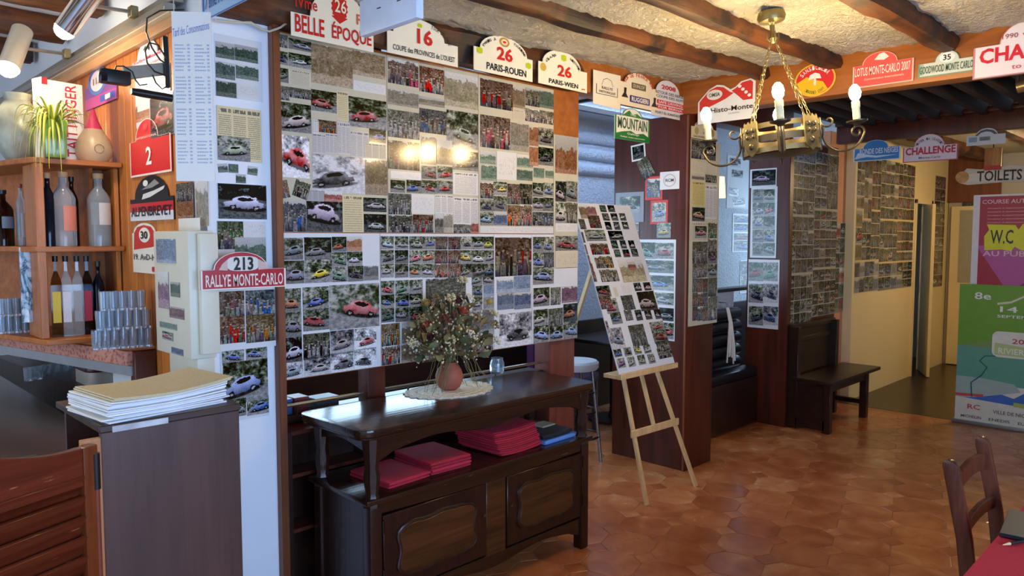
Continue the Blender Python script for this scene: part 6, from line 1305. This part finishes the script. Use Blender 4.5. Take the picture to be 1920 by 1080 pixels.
for i in range(12):
    w_, d_, h_ = .38, .29, .0052; me = MB(); n = 10; vs = []
    for a in range(n+1):
        for b in range(5):
            x = (a/n-.5)*w_; y = (b/4-.5)*d_; lift = .009*(i/12)*(2*a/n-1)**2+.012*(i/12)*max(0, (a/n-.5))*2
            vs += [(x, y, lift), (x, y, lift+h_)]
    fs = []; id_ = lambda a, b, k: (a*5+b)*2+k
    for a in range(n):
        for b in range(4): fs += [(id_(a, b, 1), id_(a+1, b, 1), id_(a+1, b+1, 1), id_(a, b+1, 1)), (id_(a, b, 0), id_(a, b+1, 0), id_(a+1, b+1, 0), id_(a+1, b, 0))]
        fs += [(id_(a, 0, 0), id_(a+1, 0, 0), id_(a+1, 0, 1), id_(a, 0, 1)), (id_(a, 4, 1), id_(a+1, 4, 1), id_(a+1, 4, 0), id_(a, 4, 0))]
    for b in range(4): fs += [(id_(0, b, 1), id_(0, b+1, 1), id_(0, b+1, 0), id_(0, b, 0)), (id_(n, b, 0), id_(n, b+1, 0), id_(n, b+1, 1), id_(n, b, 1))]
    me.add(vs, fs); o = me.build('newspaper', M_NP if i > 9 else M_NB[i % 4], None, smooth=False); o.location = (.855+random.gauss(0, .006), 2.545+random.gauss(0, .006), CZ+.0005+i*.0056); o.rotation_euler = (0, 0, .12+random.gauss(0, .02))
    if i == 11: tag(o, 'yellowed folded newspaper on top of the stack on the brown cabinet', 'newspaper')
    else: tag(o, '%s folded newspaper from the bottom of the stack on the brown cabinet' % ORD[i], 'newspaper', 'stacked newspapers')
# saloon door: hinged at the cabinet, swung towards the viewer
M_SAL = wood('saloon_wood', '#4c1c0c', '#74301a', 0, 2, .3, '#a8704a'); M_SALV = wood('saloon_wood_upright', '#5c2610', '#82401e', 2, 2, .3)
hg = Vector((.626, 2.335, 0)); pa = onZ(0, 905, .80)
sd = thing('saloon_door', 'reddish louvred swing door at the bar entrance', 'door', (hg.x, hg.y, 0), math.radians(180+8+22)-math.pi+math.pi)
sd.rotation_euler = (0, 0, math.radians(180+22))
W3 = .56; ZB3, ZT3 = .22, 1.015
MB().box(.0, .045, -.016, .016, ZB3, ZT3-.005).build('stile', M_SALV, sd, .004); MB().box(W3-.045, W3, -.016, .016, ZB3, ZT3+.13).build('stile', M_SALV, sd, .004); MB().box(.045, W3-.045, -.015, .015, ZB3, ZB3+.07).build('bottom_rail', M_SAL, sd, .003)
P = [(.045, ZT3-.115), (W3-.045, ZT3-.115)]
for i in range(15): t_ = i/14; P.append((W3-.045-(W3-.09)*t_, ZT3-.02+.16*(1-t_)**1.7+.016*t_**3))
MB().prism(P, -.015, .015, FY).build('top_rail', M_SAL, sd, .003)
for i in range(13):
    z = ZB3+.10+i*.058
    if z > ZT3-.085: break
    MB().obox((W3/2, 0, z), (W3-.088, .011, .072), Matrix.Rotation(math.radians(-27), 3, 'X')).build('louvre', M_SAL, sd, .002)
hd = thing('door_post', 'pale edged wooden post with a black hinge beside the saloon door', 'post', (hg.x+.0, hg.y+.0, 0))
MB().box(-.03, -.006+.03, .018, .034, .1, 1.02).build('batten', wood('post_pale', '#a8683a', '#c98a58', 2, 2, .5), hd, .002)
MB().tube([(0, -.012, .88), (0, -.012, .985)], .0115, 12).build('hinge_barrel', M_BLK, hd, smooth=True); MB().tube([(.0, -.012, .12), (.0, -.012, .88)], .008, 10).build('hinge_rod', plain('#7a3a2a', .35), hd, smooth=True)
# rail, spots, camera rig over the bar
rl = thing('light_rail', 'wooden cornice with a grey light rail above the pine wall', 'rail', (0, 0, 0))
zr_ = 2.475
MB().box(1.145, 1.176, 2.99, 6.4, zr_-.045, zr_-.005).build('cornice', wood('cornice_wood', '#b07a48', '#d9a878', 1, 1.5, .4), rl, .004); MB().box(1.10, 1.145, 2.99, 6.4, zr_+.0, zr_+.03).build('track', plain('#a8a294', .35, .5), rl, .003); MB().box(1.12, 1.176, 2.99, 6.4, zr_-.005, zr_+.0).build('track_mount', plain('#d8c8a8', .4), rl); MB().box(1.13, 1.176, 2.99, 6.4, zr_+.04, zr_+.075).build('track_mount', plain('#8a8272', .4), rl, .003)
M_SPOT = glow('spot_glow', (1., .80, .52), 200.)
def spot(label, mouth, back, r, knob, mat):
    a, b = mouth, back; t = thing('spot_lamp', label, 'spotlight', tuple(a)); d = (b-a); L = d.length; R = orient(d).to_3x3()
    MB().lathe([(r*.9, .012), (r, 0), (r, L), (r*.4, L+.02), (0, L+.02), (0, L), (r*.9, L-.01)], 22, R=R).build('housing', mat, t, smooth=True)
    MB().lathe([(0, .0), (r*.88, .012), (r*.8, .03), (0, .03)], 20, R=R).build('lit_bulb', M_SPOT, t, smooth=True)
    MB().ball((0, 0, 0), r*.93, 16, 8).build('bulb_glass', M_SPOT, t, smooth=True)
    k = knob-a; MB().tube([d*.55+Vector((0, 0, 0)), d*.55+(k-d*.55)*.5, k], .008, 8).build('bracket', plain('#a8a294', .35, .6), t, smooth=True); MB().obox(k, (.03, .045, .045)).build('clamp', plain('#b0a070', .35, .6), t, .003)
kn1 = Vector((1.10, onX(250, 42, 1.1).y, zr_+.06)); kn2 = Vector((1.10, onX(125, 108, 1.1).y, zr_+.06))
m1 = onY(122, 55, 3.35); b1 = onY(185, -30, 3.25); m2 = onY(16, 128, 4.05); b2 = onY(42, 58, 4.15)
spot('chrome spot lamp glowing above the bar, nearer one', m1, b1, .042, kn1, plain('#c2c4c6', .12, 1.)); spot('pale grey spot lamp glowing above the bar, farther one', m2, b2, .045, kn2, plain('#c9c2b0', .35, .3))
wc = thing('webcam', 'black webcam on a grey arm with looped cables above the bar', 'camera', tuple(onY(212, 145, 2.95)))
def rel(px, py, Y): return onY(px, py, Y)-wc.location
MB().obox(rel(215, 145, 2.95), (.10, .05, .05)).build('camera_body', M_BLK, wc, .008); MB().lathe([(0, 0), (.017, 0), (.019, .02), (0, .02)], 14, c=rel(199, 146, 2.93), R=Matrix.Rotation(math.radians(-90), 3, 'Y')).build('lens', plain('#0c0e18', .08), wc, smooth=True)
MB().bar(rel(232, 138, 2.96), rel(318, 128, 2.96), .02, .045).build('grey_arm', plain('#9a988c', .45), wc, .002)
MB().tube([rel(246, 171, 2.9), rel(262, 174, 2.9), rel(322, 184, 2.9)], [.012, .015, .015], 12).build('black_rod', M_BLK, wc, smooth=True)
MB().bar(rel(309, 68, 2.94), rel(314, 165, 2.94), .018, .018).build('clamp_post', M_BLK, wc, .003)
cb = MB(); cb.tube([rel(x, y, 2.93) for x, y in ((345, 18), (300, 20), (276, 34), (274, 60), (285, 90), (300, 112), (312, 120))], .003, 6); cb.tube([rel(x, y, 2.92) for x, y in ((312, 110), (296, 84), (280, 80), (272, 96), (276, 118), (290, 134), (312, 142))], .003, 6); cb.tube([rel(x, y, 2.93) for x, y in ((214, 135), (218, 124), (232, 124), (248, 134), (254, 150), (262, 160), (276, 158))], .0025, 6); cb.tube([rel(x, y, 2.92) for x, y in ((286, 140), (292, 155), (304, 167), (316, 160))], .003, 6)
cb.build('cable', M_BLK, wc, smooth=True)
# white cable along the wall top
t = thing('white_cable', 'pale cable sagging above the white wall end', 'cable', (0, 0, 0)); MB().tube([onY(x, y, 2.80) for x, y in ((405, 38), (440, 42), (470, 42), (490, 54), (505, 59), (525, 52), (545, 38), (560, 14))], .0045, 6).build('wire', plain('#c9bfa6', .5), t, smooth=True)
